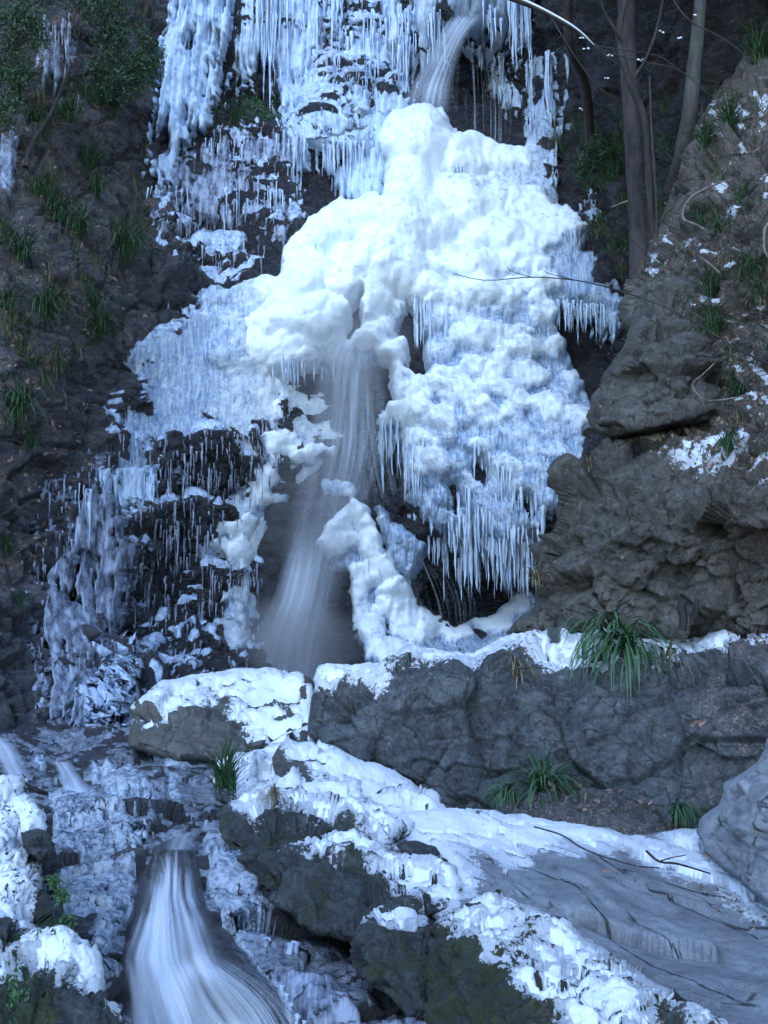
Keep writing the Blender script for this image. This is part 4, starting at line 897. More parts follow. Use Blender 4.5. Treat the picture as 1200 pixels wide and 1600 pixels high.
# ---------------------------------------------------------------- stream bed and its ice
BED = [(-150,1145,13.2),(100,1145,13.4),(200,1165,12.6),(330,1190,11.5),(480,1200,10.8),(0,1195,11.4),(60,1180,12.2),(200,1230,10.2),(110,1225,10.5),(200,1262,9.0),(330,1300,8.5),(150,1345,7.6),(60,1420,6.7),(200,1415,6.9),(130,1500,6.2),(275,1335,7.6),(350,1375,7.3),(420,1450,6.6),(480,1500,6.35),(560,1560,5.75),(700,1640,5.1),(440,1530,6.15),(270,1500,6.6),(300,1620,6.1),(500,1600,5.6),(-100,1300,8),(500,1760,4.7),(200,1760,5.),(-150,1760,4.6),(250,1275,8.6)]
def bed_disp(V, X, Y, N):
    q = np.stack([V[..., 0]*.9+V[..., 1]*.5, V[..., 1]*.9-V[..., 0]*.4, V[..., 2]], -1)
    c1, g1 = chip(q+.15*fbm(V, 1.2, 3, 91)[..., None], 1.5, 91, .9, (.6, 1, 1)); c2, g2 = chip(q, 4., 92, .9, (.6, 1, 1))
    f = np.where(Y < 1260, .6, 1.)
    return (.11*fbm(V, 1., 4, 93)+.13*c1+.05*c2-.04*(1-sstep(0, .1, g1)))*f+.02*fbm(V, 7, 4, 94)
bed = rock('bed', 'stream_bed', [(-420,1128),(500,1135),(520,1300),(600,1480),(760,1620),(800,1760),(-420,1760)], BED, 'wet', 'stream bed', edge=None, amp=0, step=2.2, disp=bed_disp, back=None, kind='structure')
ground = mkmesh('ground', [(-40, -30, -1.4), (40, -30, -1.4), (40, 45, -1.4), (-40, 45, -1.4)], np.array([[0, 1, 2, 3]]), {'moss': np.zeros(4), 'litter': np.ones(4), 'dust': -np.ones(4)}, mat=M['brown'])
link('ground', ground, kind='structure')
def bubbles(polys, label, r0, r1, seed, h=.05, mat='bubble', namp=8, extra_amp=1., cat='stream ice'):
    S = bed; X, Y = warp(S.X, S.Y, 6, .06, 3.+seed)
    m = usdf([rough(p, 10, 5, seed+k) for k, p in enumerate(polys)], X, Y)+fbm(S.V, 9, 4, seed+100)*namp
    R = np.random.default_rng(seed); lst = []
    for p in polys:
        p = np.array(p, float); a, b = p.min(0), p.max(0); A = (b-a).prod(); n = int(A/(r0*r0)*.9)
        x = R.uniform(a[0], b[0], n); y = R.uniform(a[1], b[1], n); s = sdf(p, x, y)
        for k in np.nonzero(s > -3)[0]:
            r = r0+(r1-r0)*R.random()**2; lst.append((x[k], y[k], r*1.15, r*.75))
    global mass
    keep = mass; mass = S
    hd = domes(lst, S.X, S.Y, 6.); mass = keep
    ex = hd*S.D/FOC*.9*extra_amp+.03*fbm(S.V, 3, 4, seed+101)+.014*fbm(S.V, 14, 4, seed+102)
    me, V = layermesh(S, 'stream_ice', M[mat], m, h*.6, 7., up=.5, extra=ex, sink=.5)
    return link('stream_ice', me, label=label, cat=cat, group='ice on the stream')
bubbles([[(72,1240),(105,1226),(150,1240),(168,1252),(160,1272),(130,1285),(100,1290),(80,1275)]], 'bubbly ice shelf on the upper left of the stream', 3, 6, 1)
bubbles([[(90,1296),(150,1285),(195,1272),(238,1305),(234,1330),(208,1350),(165,1348),(130,1338),(90,1348),(84,1318)], [(95,1352),(160,1355),(214,1362),(216,1400),(196,1440),(168,1500),(142,1492),(150,1440),(160,1420),(105,1412),(96,1380)]], 'broad white bubbly ice mass left of the little cascade', 3, 7, 2, .07)
bubbles([[(318,1302),(350,1288),(356,1330),(402,1375),(420,1420),(384,1440),(404,1500),(445,1545),(470,1600),(440,1590),(400,1520),(372,1480),(350,1440),(328,1400),(316,1345)]], 'white bubbly ice strip right of the little cascade', 3, 7, 3, .07)
bubbles([[(150,1215),(160,1204),(200,1204),(240,1232),(268,1250),(240,1262),(196,1255),(160,1240)]], 'clear knobbly ice hump in the middle of the upper stream', 3, 7, 4, .07)
bubbles([[(232,1166),(270,1168),(305,1184),(312,1196),(285,1208),(250,1200)], [(140,1200),(160,1208),(160,1222),(142,1218)], [(50,1178),(70,1182),(80,1200),(64,1200)], [(265,1210),(285,1225),(280,1250),(262,1240)]], 'small glassy ice patches near the snowy boulder', 3, 6, 5, .05)
bubbles([[(405,1505),(440,1490),(500,1500),(560,1560),(640,1600),(700,1640),(600,1680),(520,1640),(480,1600),(440,1545)]], 'smooth clear ice glaze over sloping dark stones at bottom centre', 6, 14, 6, .03, 'dimice', 16, .5)
bubbles([[(360,1440),(400,1430),(450,1450),(500,1480),(540,1510),(500,1510),(440,1470),(400,1460)], [(350,1405),(380,1390),(420,1410),(470,1440),(440,1440)]], 'thin ice film on wet stones right of the cascade', 5, 10, 7, .02, 'dimice', 12, .5)
Sb = bed; mb_ = np.minimum((blur(bed.nz, 1, 1)-.3)*60, 30)+fbm(bed.V, 2.2, 5, 140)*34+fbm(bed.V, 9, 4, 141)*16-25
me, V = layermesh(bed, 'stream_ice', M['clear'], mb_, .02, 7., up=.5, extra=.012*fbm(bed.V, 14, 4, 142), sink=.5)
link('stream_ice', me, label='clear thin ice patches frozen onto the wet stream rocks', kind='stuff')
# icicles on the stream rocks
st = MB()
hostS = ROCKS['bed']
host = [o for o in COL.objects if o.name.startswith('stream_ice') and 'category' in o]
def ficicles(lst, parent):
    for (px, py, L, r, dz) in lst:
        p = at(bed, px, py)+np.array([0, -.08, dz]); V, F = one_icicle(p, L, r, 7); link('icicle', mkmesh('icicle', V, F, mat=M['ice']), parent)
ficicles([(462,1465,.16,.022,.06),(470,1462,.2,.025,.06),(566,1490,.3,.03,.1),(572,1492,.22,.022,.1),(584,1500,.2,.02,.08),(430,1450,.12,.02,.05),(356,1318,.2,.05,.05),(362,1325,.16,.04,.05)], host[5])
ficicles([(440+k*6+rng.random()*4, 1540+k*8, .06+.06*rng.random(), .012, .02) for k in range(8)]+[(96+k*7, 1296+rng.random()*6, .05+.04*rng.random(), .01, .02) for k in range(6)], host[5])
# ---------------------------------------------------------------- moving water
M['veil'] = veil_mat('falling_water', .85, 14, .6, lo=.34, hi=.70, base=.08)
M['veil2'] = veil_mat('falling_water_fine', .55, 46, 1.0, lo=.46, hi=.72, seed=3.)
M['jet'] = veil_mat('water_jet', .9, 26, .6, lo=.34, hi=.66, seed=7.)
M['faint'] = veil_mat('thin_drips', .6, 38, .6, lo=.52, hi=.70, seed=11.)
def strip(name, cl, mat, label, n=60, m=48, a0=1., bulge=.1, fade=(.1, .1), kindk='structure', parent=None, aexp=.8, noise=.3):
    """cl: (px, py, halfwidth px, depth)"""
    c = spline(np.array(cl, float), n); U = np.linspace(-1, 1, m)
    px = c[:, 0:1]+c[:, 2:3]*U[None]; py = c[:, 1:2]+0*U[None]
    D = c[:, 3:4]-bulge*(1-U[None]**2)
    V = P(px, py, D)
    V = V+.04*fbm(V, 1.2, 3, 5)[..., None]*np.array([0, 1, 0])
    v = np.linspace(0, 1, n)[:, None]+0*U[None]
    a = (1-np.abs(U[None])**2.2)**aexp*sstep(0, fade[0], v)*sstep(0, fade[1], 1-v)*a0
    a = a*np.clip(1+noise*2*fbm(V, .8, 4, 6), .1, 1.6)
    L = abs(cl[-1][1]-cl[0][1])/200.
    uv = np.stack([U[None]*.5*(np.mean(c[:, 2])/60)+0*v, v*L], -1).reshape(-1, 2)
    F = gridfaces(np.ones((n-1, m-1), bool), n, m)
    me = mkmesh(name, V.reshape(-1, 3), F, {'a': a}, True, M[mat], uv)
    if parent: return link(name, me, parent)
    return link(name, me, kind='structure', label=label)
for dz, sd in ((0, 0), (.18, 1)):
    strip('water', [(735,20,30,25.3-dz),(712,50,26,25.0-dz),(692,90,28,24.8-dz),(672,140,36,24.6-dz),(662,195,46,24.3-dz)], 'jet', 'soft white jet of water leaping from the icy lip', a0=.6 if not sd else .45, fade=(.12, .3), bulge=.15, aexp=1.6, noise=.6)
strip('water', [(745,90,50,26.0),(750,160,60,25.8),(750,240,60,25.5)], 'faint', 'thin drips over the dark upper hollow', a0=.9, fade=(.15, .2))
strip('water', [(560,500,26,22.0),(545,600,56,21.9),(535,700,66,22.0),(500,850,60,22.0),(470,1000,50,21.6),(455,1080,56,21.4)], 'veil', 'blurred white veil of water falling in front of the dark rock', n=110, a0=.62, fade=(.12, .02), bulge=.25, aexp=1.3)
strip('water', [(550,560,50,21.7),(545,700,60,21.8),(525,800,50,21.8)], 'veil2', 'fine threads of falling water', n=90, a0=.9, fade=(.1, .3))
strip('water', [(490,800,26,21.6),(465,920,36,21.4),(440,1000,50,21.3),(430,1070,70,21.2)], 'veil', 'lower veil of falling water', n=80, a0=1.1, fade=(.3, .02), aexp=1.2)
strip('water', [(570,600,50,23.0),(580,700,56,22.8),(600,800,50,22.6)], 'veil2', 'threads of water over the dark wall', n=80, a0=.7, fade=(.1, .2))
strip('water', [(660,860,60,22.8),(690,930,70,22.6),(700,985,60,22.4)], 'faint', 'drips in front of the dark cave', n=60, a0=.5, fade=(.2, .3))
# little cascade: a wet rock cone and layers of water over it
CAS = [(238,1322),(256,1312),(275,1306),(300,1318),(308,1345),(314,1380),(326,1410),(352,1452),(384,1486),(394,1506),(430,1540),(462,1590),(485,1660),(490,1760),(172,1760),(165,1600),(164,1510),(185,1465),(208,1412),(214,1372)]
CASD = [(275,1312,7.35),(262,1360,7.0),(258,1420,6.6),(250,1500,6.25),(300,1560,5.95),(380,1535,5.72),(350,1462,6.45),(400,1490,6.2),(440,1600,5.75),(300,1600,5.85),(200,1600,5.95),(300,1760,5.4),(460,1760,5.4),(190,1500,6.3),(340,1470,6.3),(230,1350,7.15),(300,1350,7.1)]
cone = rock('cone', 'boulder', CAS, CASD, 'wet', 'wet dark boulder hidden under the little cascade at lower left', edge=(34, .35), step=2.5, disp=rdisp(.05, .03, .008, 1.5, 95), back=.5)
def casc(off, mat, label, seed, amin=0.):
    S = relief(CAS, [(x, y, d-off) for x, y, d in CASD], 3., (40, .34), 3, 5, lambda V, X, Y, N: .05*fbm(V, 1.3, 3, 96)+.035*perlin(np.stack([(X-np.interp(Y, [1300,1600,1760], [268,312,335]))/np.interp(Y, [1300,1400,1600,1760], [10,18,44,48]), Y/220., 0*X+off*9], -1)))
    cx = np.interp(S.Y, [1300,1400,1500,1600,1760], [268,262,270,312,335]); hw = np.interp(S.Y, [1300,1330,1400,1450,1500,1600,1760], [26,32,50,72,98,138,150])
    u = (S.X-cx)/hw
    a = sstep(0, 30, S.s)*(1.-.6*sstep(.5, .95, np.abs(u))*sstep(1390, 1440, S.Y))
    uu = np.stack([u*3.2+seed, (S.Y-1300)/260., 0*u+seed], -1); uf = np.stack([u*9+seed, (S.Y-1300)/170., 0*u+seed], -1)
    st_ = perlin(uu)*.6+perlin(uf)*.5
    a = a*(.55+.75*sstep(-.4, .35, st_))*sstep(.1, 1., sstep(0, 80, S.s)*1.5+st_*1.1)
    dark = sstep(30, 0, sdf([(325,1420),(360,1450),(390,1490),(392,1510),(350,1500),(330,1470)], S.X, S.Y)*-1.)*.8+sstep(24, 0, -sdf([(165,1480),(200,1440),(195,1560),(165,1620)], S.X, S.Y))*.65+sstep(26, 0, -sdf([(330,1520),(380,1530),(400,1580),(350,1580)], S.X, S.Y))*.35+sstep(20, 0, -sdf([(262,1318),(300,1328),(304,1350),(280,1350)], S.X, S.Y))*.5
    a = a*(1-np.clip(dark, 0, .85))
    a = a*(1+.8*np.exp(-((S.Y-1520-.12*(S.X-330))/16)**2)*sstep(270, 300, S.X))
    S.V = S.V; H_, W_ = S.X.shape
    F = gridfaces(S.keep, H_, W_)
    uv = np.stack([u*.5, (S.Y-1300)/200.], -1).reshape(-1, 2)
    V, F2, A = compact(S.V.reshape(-1, 3), F, {'a': a, 'u': uv[:, 0], 'v': uv[:, 1]})
    me = mkmesh('water', V, F2, {'a': A['a']}, True, M[mat], np.stack([A['u'], A['v']], -1))
    link('water', me, kind='structure', label=label)
M['casc'] = veil_mat('cascade_water', 1.0, 12, .5, lo=.30, hi=.66, seed=2., base=.2)
M['casc2'] = veil_mat('cascade_water_fine', .6, 34, .5, lo=.42, hi=.70, seed=5., base=.05)
casc(.09, 'casc', 'blurred water of the little cascade', 1); casc(.14, 'casc2', 'fine threads of the little cascade', 2)
strip('water', [(312,1492,40,5.95),(345,1515,62,5.72),(392,1552,66,5.58),(430,1610,60,5.45),(448,1700,60,5.3)], 'casc2', 'water arching over the lower hump of the little cascade', n=60, a0=1.1, bulge=.06, fade=(.25, .02), aexp=1.2, noise=.6)
M['scasc'] = veil_mat('small_cascade_water', .9, 9, .5, lo=.3, hi=.62, seed=9., base=.1)
strip('water', [(-10,1150,16,11.3),(8,1170,20,11.0),(22,1200,20,10.6),(34,1222,20,10.2)], 'scasc', 'small cascade at the left edge', n=30, a0=1., bulge=.15)
strip('water', [(92,1188,12,11.2),(104,1205,16,10.8),(118,1228,24,10.2),(124,1240,26,10.0)], 'scasc', 'small cascade in the upper stream', n=30, a0=.9, bulge=.12)
strip('water', [(160,1290,24,8.5),(170,1300,26,8.3),(190,1316,30,8.0)], 'scasc', 'small spill in the stream', n=20, a0=.5, bulge=.05)
strip('water', [(300,1290,30,8.4),(285,1310,22,7.6),(278,1330,24,7.2)], 'scasc', 'water gathering at the lip of the little cascade', n=20, a0=.6, bulge=.05)
# mist in front of the fall
def mist(px, py, d, sx, sy, sz, dens):
    c = P(px, py, d); t = NT('mist'); t.m.name = 'mist'
    tc = t.n('ShaderNodeTexCoord'); ln = t.n('ShaderNodeVectorMath', operation='LENGTH'); t.l(tc.outputs['Object'], ln.inputs[0])
    f = t.mr(ln.outputs['Value'], .15, 1., 1., 0., True)
    nz_ = t.mr(t.noise(1.1, 4, .6), .3, .7, .35, 1.3)
    v = t.n('ShaderNodeVolumePrincipled'); v.inputs['Color'].default_value = (.93, .95, 1, 1)
    t.l(t.math('MULTIPLY', t.math('MULTIPLY', f, nz_), dens), v.inputs['Density']); t.l(v.outputs[0], t.out.inputs['Volume'])
    n = 24; th = np.linspace(0, math.pi, n//2+1)[1:-1]; ph = np.arange(n)/n*2*math.pi
    V = [(0, 0, 1)]+[(math.sin(a)*math.cos(b), math.sin(a)*math.sin(b), math.cos(a)) for a in th for b in ph]+[(0, 0, -1)]
    F4 = []; F3 = []; K = len(th)
    for i in range(K-1):
        for j in range(n): F4.append((1+i*n+j, 1+(i+1)*n+j, 1+(i+1)*n+(j+1) % n, 1+i*n+(j+1) % n))
    for j in range(n): F3.append((0, 1+j, 1+(j+1) % n)); F3.append((len(V)-1, 1+(K-1)*n+(j+1) % n, 1+(K-1)*n+j))
    me = mkmesh('mist', np.array(V), [np.array(F4), np.array(F3)], mat=t.m)
    o = bpy.data.objects.new('mist', me); COL.objects.link(o); o.location = c.tolist(); o.scale = (sx, sy, sz); o['kind'] = 'stuff'; o['label'] = 'fine white spray drifting in front of the fall'
mist(535, 540, 21.3, 1.7, .9, 1.5, .55)
mist(455, 1010, 20.9, 1.5, .8, 1.1, 1.3)
mist(480, 810, 21.2, 1.5, .8, 2.6, .25)
# ---------------------------------------------------------------- plants, litter, wood
def blade(L, w, az, el, droop, segs=5):
    """one ribbon blade from the origin: leaves at elevation el, bends down"""
    t = np.linspace(0, 1, segs+1); e = el-droop*t**1.2
    st = L/segs; x = np.cumsum(np.r_[0, np.cos(e[:-1])*st]); z = np.cumsum(np.r_[0, np.sin(e[:-1])*st])
    ctr = np.c_[x*math.cos(az), x*math.sin(az), z]; side = np.array([-math.sin(az), math.cos(az), 0.])*1.
    side = side+np.array([0, 0, .35*(rng.random()-.5)]); ww = w*(1-t**1.8*.9)*(.6+.4*np.minimum(1, t*6))
    V = np.stack([ctr-side*ww[:, None]/2, ctr+side*ww[:, None]/2], 1).reshape(-1, 3)
    i = np.arange(segs)*2
    return V, np.stack([i, i+1, i+3, i+2], -1)
def tuft_mb(mb, origin, n, L, w, hang=1., spread=1., dry=.1, el0=.9):
    for k in range(n):
        az = -math.pi/2+spread*rng.normal()*1.0; l = L*(.5+.6*rng.random())
        V, F = blade(l, w*(.7+.6*rng.random()), az, el0+.5*rng.normal()*.6, hang*(1.6+.9*rng.random()))
        mb.add(V+np.array(origin)+rng.normal(size=3)*L*.05, F, rnd=rng.random()**1.5)
def tuft_mesh(n, L, w, mat='grass', **kw):
    mb = MB(); tuft_mb(mb, (0, 0, 0), n, L, w, **kw); return mb.mesh('grass_tuft', M[mat])
def place(me, name, p, label, cat, group=None, rz=0., sc=1., kind=None):
    o = bpy.data.objects.new(name, me); COL.objects.link(o); o.location = [float(v) for v in p]; o.rotation_euler = (0, 0, rz); o.scale = (sc,)*3
    tag(o, label, cat, group, kind); return o
VAR = [tuft_mesh(110, 1., .018, dry=.1) for _ in range(4)]
VARN = [tuft_mesh(80, 1., .032, el0=.35, hang=.95, spread=.8) for _ in range(3)]
def tufts(S, lst, group):
    for k, (px, py, sz, label) in enumerate(lst):
        p = at(S, px, py); n = nat(S, px, py); d = np.linalg.norm(p-CAM)
        L = sz*d/FOC*1.6
        place(VAR[k % 4], 'grass_tuft', p+n*.03, label, 'grass tuft', group, rng.uniform(-.4, .4), L)
tufts(back, [(28,412,52,'drooping green tuft at the left edge level with the powdery ice shoulder'), (192,408,66,'largest drooping green tuft on the left wall beside the brown ledge'), (16,492,44,'short green tuft at the left edge above a faint icicle'),
 (66,500,62,'long bladed green tuft low on the left wall above bare violet rock'), (140,484,42,'green tuft just above the snow dusted knob on the left wall'), (150,526,52,'wide green tuft under the snow dusted knob on the left wall'),
 (96,576,38,'small tuft with a snowy leaf on it, left wall'), (12,655,66,'dense dark green tuft at the left edge beside the ice glaze'), (36,700,30,'little tuft under the dense dark tuft at the left edge'),
 (8,862,30,'little green tuft at the left edge beside the long icicles'), (8,955,28,'frosted little tuft at the left edge, lowest on the wall'), (112,372,50,'bushy tuft above brown leaves in the middle of the left wall'), (80,352,46,'tuft left of the bushy one in the middle of the left wall'),
 (58,318,40,'tuft beneath the bare brown rock patch on the left wall'), (152,308,40,'tuft with pale dead blades beside bare rock on the left wall'), (140,178,44,'upper tuft below the shaggy evergreen bush'), (170,172,40,'second tuft below the shaggy evergreen bush, nearer the ice curtain'),
 (150,255,46,'tuft among dry stems in the upper middle of the left wall'), (24,150,50,'tuft at the left edge above the icicle fringe'), (104,196,44,'tuft beside the leaning dark stem on the left wall'), (64,196,48,'tuft left of the leaning dark stem on the left wall'), (300,205,26,'small tuft at the foot of the tallest ice curtain'), (368,210,30,'tuft in the mossy patch between the ice curtains')],
 'sedge tufts on the left cliff wall')
def fr(S, px, py, sz, label, me=None, out=.03, rz=0., name='grass_tuft', cat='grass tuft', group=None):
    p = at(S, px, py); n = nat(S, px, py); d = np.linalg.norm(p-CAM)
    return place(me or VARN[0], name, p+n*out, label, cat, group, rz, sz*d/FOC*1.55)
W_ = ROCKS['wall']; SL = ROCKS['slope']; LO = ROCKS['lower']
fr(W_, 945, 1010, 88, 'dark green hanging grass clump, left half of the pair below the snowy ledge', VARN[0], .05, .1); fr(W_, 985, 1035, 92, 'dark green hanging grass clump, lower right half of the pair below the snowy ledge', VARN[1], .05, -.1)
big_t = tuft_mesh(120, 1., .03, spread=1.6, hang=.8, el0=.7)
fr(W_, 850, 1232, 72, 'low arching grass clump at the foot of the long dark wall', big_t, .05, .3); fr(W_, 800, 1246, 40, 'small grass clump left of the low arching clump under the wall', VARN[2], .05, -.5)
fr(W_, 1062, 1275, 42, 'thin green tuft between the long wall and the corner rock', VARN[2], .04, .2)
up_t = tuft_mesh(150, 1., .03, spread=.9, hang=.55, el0=1.3)
fr(ROCKS['ramp'], 350, 1228, 62, 'thick dark grass clump standing beside the snow below the smooth boulder', up_t, .04, .2)
tufts(SL, [(1115,468,52,'arching green white edged tuft on the upper right slope under snow specks'), (1128,530,50,'tuft hanging over the pointed rock nose on the right slope'), (1190,470,50,'tuft at the right edge beside dry twigs'), (1085,345,36,'pale hanging tuft under the curled root'), (1118,365,34,'small tuft right of the pale hanging one'), (1150,205,44,'tuft high on the right slope beside the pale trunk'),
 (1120,250,40,'tuft on the right slope just below the pale trunk'), (1185,90,60,'broad tuft at the top right corner'), (1175,430,40,'tuft on the snow dusted shelf at the right edge'), (1145,300,36,'short tuft on the right slope under the snow streak')], 'sedge tufts on the right slope')
tufts(LO, [(1160,628,56,'tuft spreading star like above the broad rock face'), (1150,745,44,'tuft poking from snowy leaves on the broad rock face'), (985,655,30,'tuft on the ledge at the tip of the rock nose'), (1000,655,26,'tiny tuft right of the tuft at the nose tip')], 'sedge tufts on the right slope')
dryt = tuft_mesh(26, 1., .03, 'drygrass', spread=.5, hang=1.1)
fr(LO, 854, 915, 46, 'thin half dry tuft hanging on the broad rock face above the ledge', dryt); fr(LO, 928, 745, 34, 'dry tuft on the upper corner of the broad rock face', dryt)
fr(ROCKS['mossA'], 432, 1262, 32, 'tuft of dead tan grass hanging from the snow cap', tuft_mesh(60, 1., .03, 'drygrass', spread=.5, hang=1.2), .03)
fr(W_, 806, 1060, 50, 'brown dead rootlets hanging on the long dark wall', tuft_mesh(40, 1., .03, 'drygrass', spread=.6, hang=1.2), .04, name='dead_plant', cat='dead plant')
fr(W_, 1040, 1040, 60, 'dead grass strands hanging right of the green pair on the wall', tuft_mesh(24, 1., .02, 'drygrass', spread=.4, hang=1.2), .04)
# undergrowth: countless small sprigs
def scatter(S, poly, n, nzmin=-1., seed=1):
    R = np.random.default_rng(seed); pl = np.array(poly, float); a, b = pl.min(0), pl.max(0); o = []
    x = R.uniform(a[0], b[0], n*3); y = R.uniform(a[1], b[1], n*3); s = sdf(pl, x, y)
    for k in range(len(x)):
        if s[k] > 0:
            nn = nat(S, x[k], y[k])
            if nn[2] > nzmin: o.append((at(S, x[k], y[k]), nn, x[k], y[k]))
        if len(o) >= n: break
    return o
und = MB(); dry = MB()
def sprigs(S, poly, n, L, seed, nb=7, w=.014, dryf=.25, clump=.0):
    for p, nn, x, y in scatter(S, poly, n, -.3, seed):
        if clump and perlin(np.array([[x*.02, y*.02, seed]]))[0] < clump-.5: continue
        t = dry if rng.random() < dryf else und
        tuft_mb(t, p+nn*.02, nb, L*(.5+rng.random()), w, spread=1.1)
sprigs(back, [(-150,-100),(250,-100),(235,120),(225,280),(235,400),(205,500),(120,560),(60,700),(-150,720)], 3000, .46, 1, 7, .012, .5, .7)
sprigs(back, [(860,180),(900,200),(960,190),(1060,180),(1080,300),(1010,430),(960,440),(930,360),(910,300)], 700, .55, 2, 9, .016, .15, .6)
sprigs(SL, [(1000,430),(1060,250),(1120,150),(1200,60),(1300,0),(1300,720),(1160,700),(1080,520)], 1100, .28, 3, 7, .008, .5, .6)
sprigs(LO, [(1060,670),(1300,620),(1300,760),(1100,760)], 60, .16, 4, 7, .008, .5)
sprigs(LO, [(1060,820),(1300,780),(1300,960),(1100,960)], 40, .22, 5, 5, .005, 1.)
sprigs(back, [(330,150),(440,150),(450,190),(400,230),(300,230)], 60, .25, 6, 7, .016, .2)
sprigs(W_, [(900,990),(1300,960),(1300,1060),(900,1080)], 50, .12, 7, 6, .005, .6)
sprigs(ROCKS['bankL'], [(60,1440),(110,1420),(120,1470),(0,1620),(-60,1600)], 50, .06, 8, 6, .004, .1)
link('undergrowth', und.mesh('undergrowth', M['grass']), kind='stuff', label='green sprigs and short grass growing over the cliff sides'); link('undergrowth', dry.mesh('undergrowth', M['drygrass']), kind='stuff', label='dead stems and straw among the green sprigs')
# broad leaves
def leafVF(p, L, w, u, v):
    u = u/np.linalg.norm(u); v = v-u*(v@u); v = v/np.linalg.norm(v); nrm = np.cross(u, v)
    pts = [(0, 0, 0), (.3, .5, .12), (.65, .42, .14), (1, 0, .02), (.65, -.42, .14), (.3, -.5, .12)]
    V = np.array([p+u*a*L+v*b*w+nrm*c*w for a, b, c in pts]); return V, np.array([[0, 1, 2, 3], [0, 3, 4, 5]])
def rv(): v = rng.normal(size=3); return v/np.linalg.norm(v)
lit_ = MB()
def litter(S, poly, n, L, seed, nzmin=.0):
    for p, nn, x, y in scatter(S, poly, n, nzmin, seed):
        V, F = leafVF(p+nn*.012, L*(.6+.7*rng.random()), L*.5*(.6+.5*rng.random()), rv()-nn*.2, rv()); lit_.add(V, F, rnd=rng.random())
litter(back, [(-150,-100),(250,-100),(225,280),(235,400),(230,520),(150,620),(130,760),(60,900),(-150,1000)], 2600, .09, 11, .05)
litter(SL, [(1000,430),(1060,250),(1120,150),(1200,60),(1300,0),(1300,720),(1160,700),(1080,520)], 1300, .055, 12, .0)
litter(LO, [(1010,670),(1300,610),(1300,770),(1060,760)], 420, .06, 13, .0)
litter(W_, [(960,985),(1300,960),(1300,1040),(1060,1020)], 130, .06, 14, .2); litter(ROCKS['footr'], [(820,1230),(900,1222),(1040,1262),(900,1270)], 60, .06, 15, .2)
litter(ROCKS['mossD'], [(820,1440),(900,1480),(1100,1600),(900,1620),(860,1540)], 45, .03, 16, .2); litter(ROCKS['slab'], [(1080,1370),(1200,1420),(1200,1470),(1100,1420)], 16, .045, 17, .3)
litter(ROCKS['ramp'], [(300,1180),(360,1180),(360,1240),(320,1240)], 20, .05, 18, .0); litter(back, [(900,360),(960,340),(1000,420),(940,450)], 60, .08, 19, .0)
link('leaf_litter', lit_.mesh('leaf_litter', M['leaf'], False), kind='stuff', label='brown dead leaves strewn over slopes and ledges')
def oneleaf(S, px, py, szpx, label, u=None):
    p = at(S, px, py); n = nat(S, px, py); d = np.linalg.norm(p-CAM); mb = MB(); L = szpx*d/FOC
    u = np.array([1., .3, 0.]) if u is None else np.array(u, float); v = np.cross(n, u)
    V, F = leafVF(p+n*.035, L, L*.5, u-n*(u@n)*.8, v); mb.add(V, F, rnd=.8)
    link('dead_leaf', mb.mesh('dead_leaf', M['leaf'], False), label=label, cat='leaf')
oneleaf(ROCKS['mossD'], 797, 1512, 36, 'large pinkish brown leaf hanging on the mossy boulder face', (0, 0, -1)); oneleaf(ROCKS['slab'], 934, 1386, 26, 'oval brown leaf lying alone on the bare slab'); oneleaf(ROCKS['slab'], 1100, 1358, 30, 'brown leaf lying on the snow line near the corner rock'); oneleaf(ROCKS['slab'], 938, 1466, 34, 'narrow curled leaf near the snow on the lower slab')
oneleaf(W_, 1078, 1136, 26, 'pale snow dusted leaf caught on the long dark wall', (1, 0, .3))
# shrubs
def shrub(name, clumps, d, label, n=900, L=.09, mat='fern', stems=5, base=None):
    """clumps: (px, py, radius px)"""
    c0 = P(clumps[0][0], clumps[0][1]+clumps[0][2], d) if base is None else base
    root = empty(name, c0, label, 'shrub'); mb = MB()
    for (px, py, r) in clumps:
        c = P(px, py, d); R = r*d/FOC
        m = int(2.6*n*(r/40.)**2)
        for k in range(m):
            q = rv()*R*rng.random()**.42; q[1] *= .7
            if perlin(((c+q)*1.6/R)[None])[0] < -.15: continue
            l_ = L*.75*(.5+.7*rng.random()); V, F = leafVF(c+q, l_, l_*.3, rv()*.8+np.array([0, -.4, -.35]), rv()); mb.add(V, F, rnd=rng.random())
    link('foliage', mb.mesh('foliage', M[mat], False), root)
    for k in range(stems):
        cl = clumps[k % len(clumps)]; e = P(cl[0]+rng.normal()*cl[2]*.4, cl[1]+rng.normal()*cl[2]*.3, d)
        mid = (c0+e)/2+rng.normal(size=3)*.12
        R0 = min(.025, clumps[0][2]*d/FOC*.05); V, F = tubeVF(spline([c0, (c0+e)/2, e], 8), np.linspace(R0, R0*.3, 8), 5); link('stem', mkmesh('stem', V, F, mat=M['twig']), root)
shrub('shrub', [(200,70,46),(225,110,34),(170,50,34),(190,130,36),(235,85,26),(160,100,24)], 21.2, 'dark shaggy evergreen bush left of the tallest ice curtain', 800, .10)
shrub('shrub', [(8,40,40),(20,100,34),(5,170,36),(45,20,34),(60,60,22)], 19.2, 'dark leafy bush in the top left corner', 700, .10)
shrub('shrub', [(150,5,36),(110,-10,30),(190,0,30)], 21.0, 'evergreen bush cut by the top edge left of the ice', 600, .10)
shrub('shrub', [(930,240,30),(915,265,22),(960,260,26)], 21.8, 'dark ferny bush beside the right shoulder of the fall', 700, .13)
shrub('shrub', [(1020,300,22),(1040,340,24),(1030,380,20)], 16.6, 'low evergreen bush between the cedar trunk and the slope', 600, .07)
shrub('fern_patch', [(395,165,18),(412,178,18),(380,185,16),(430,185,12)], 24.6, 'bright green fern patch between two ice curtains', 900, .08, 'grass', 2)
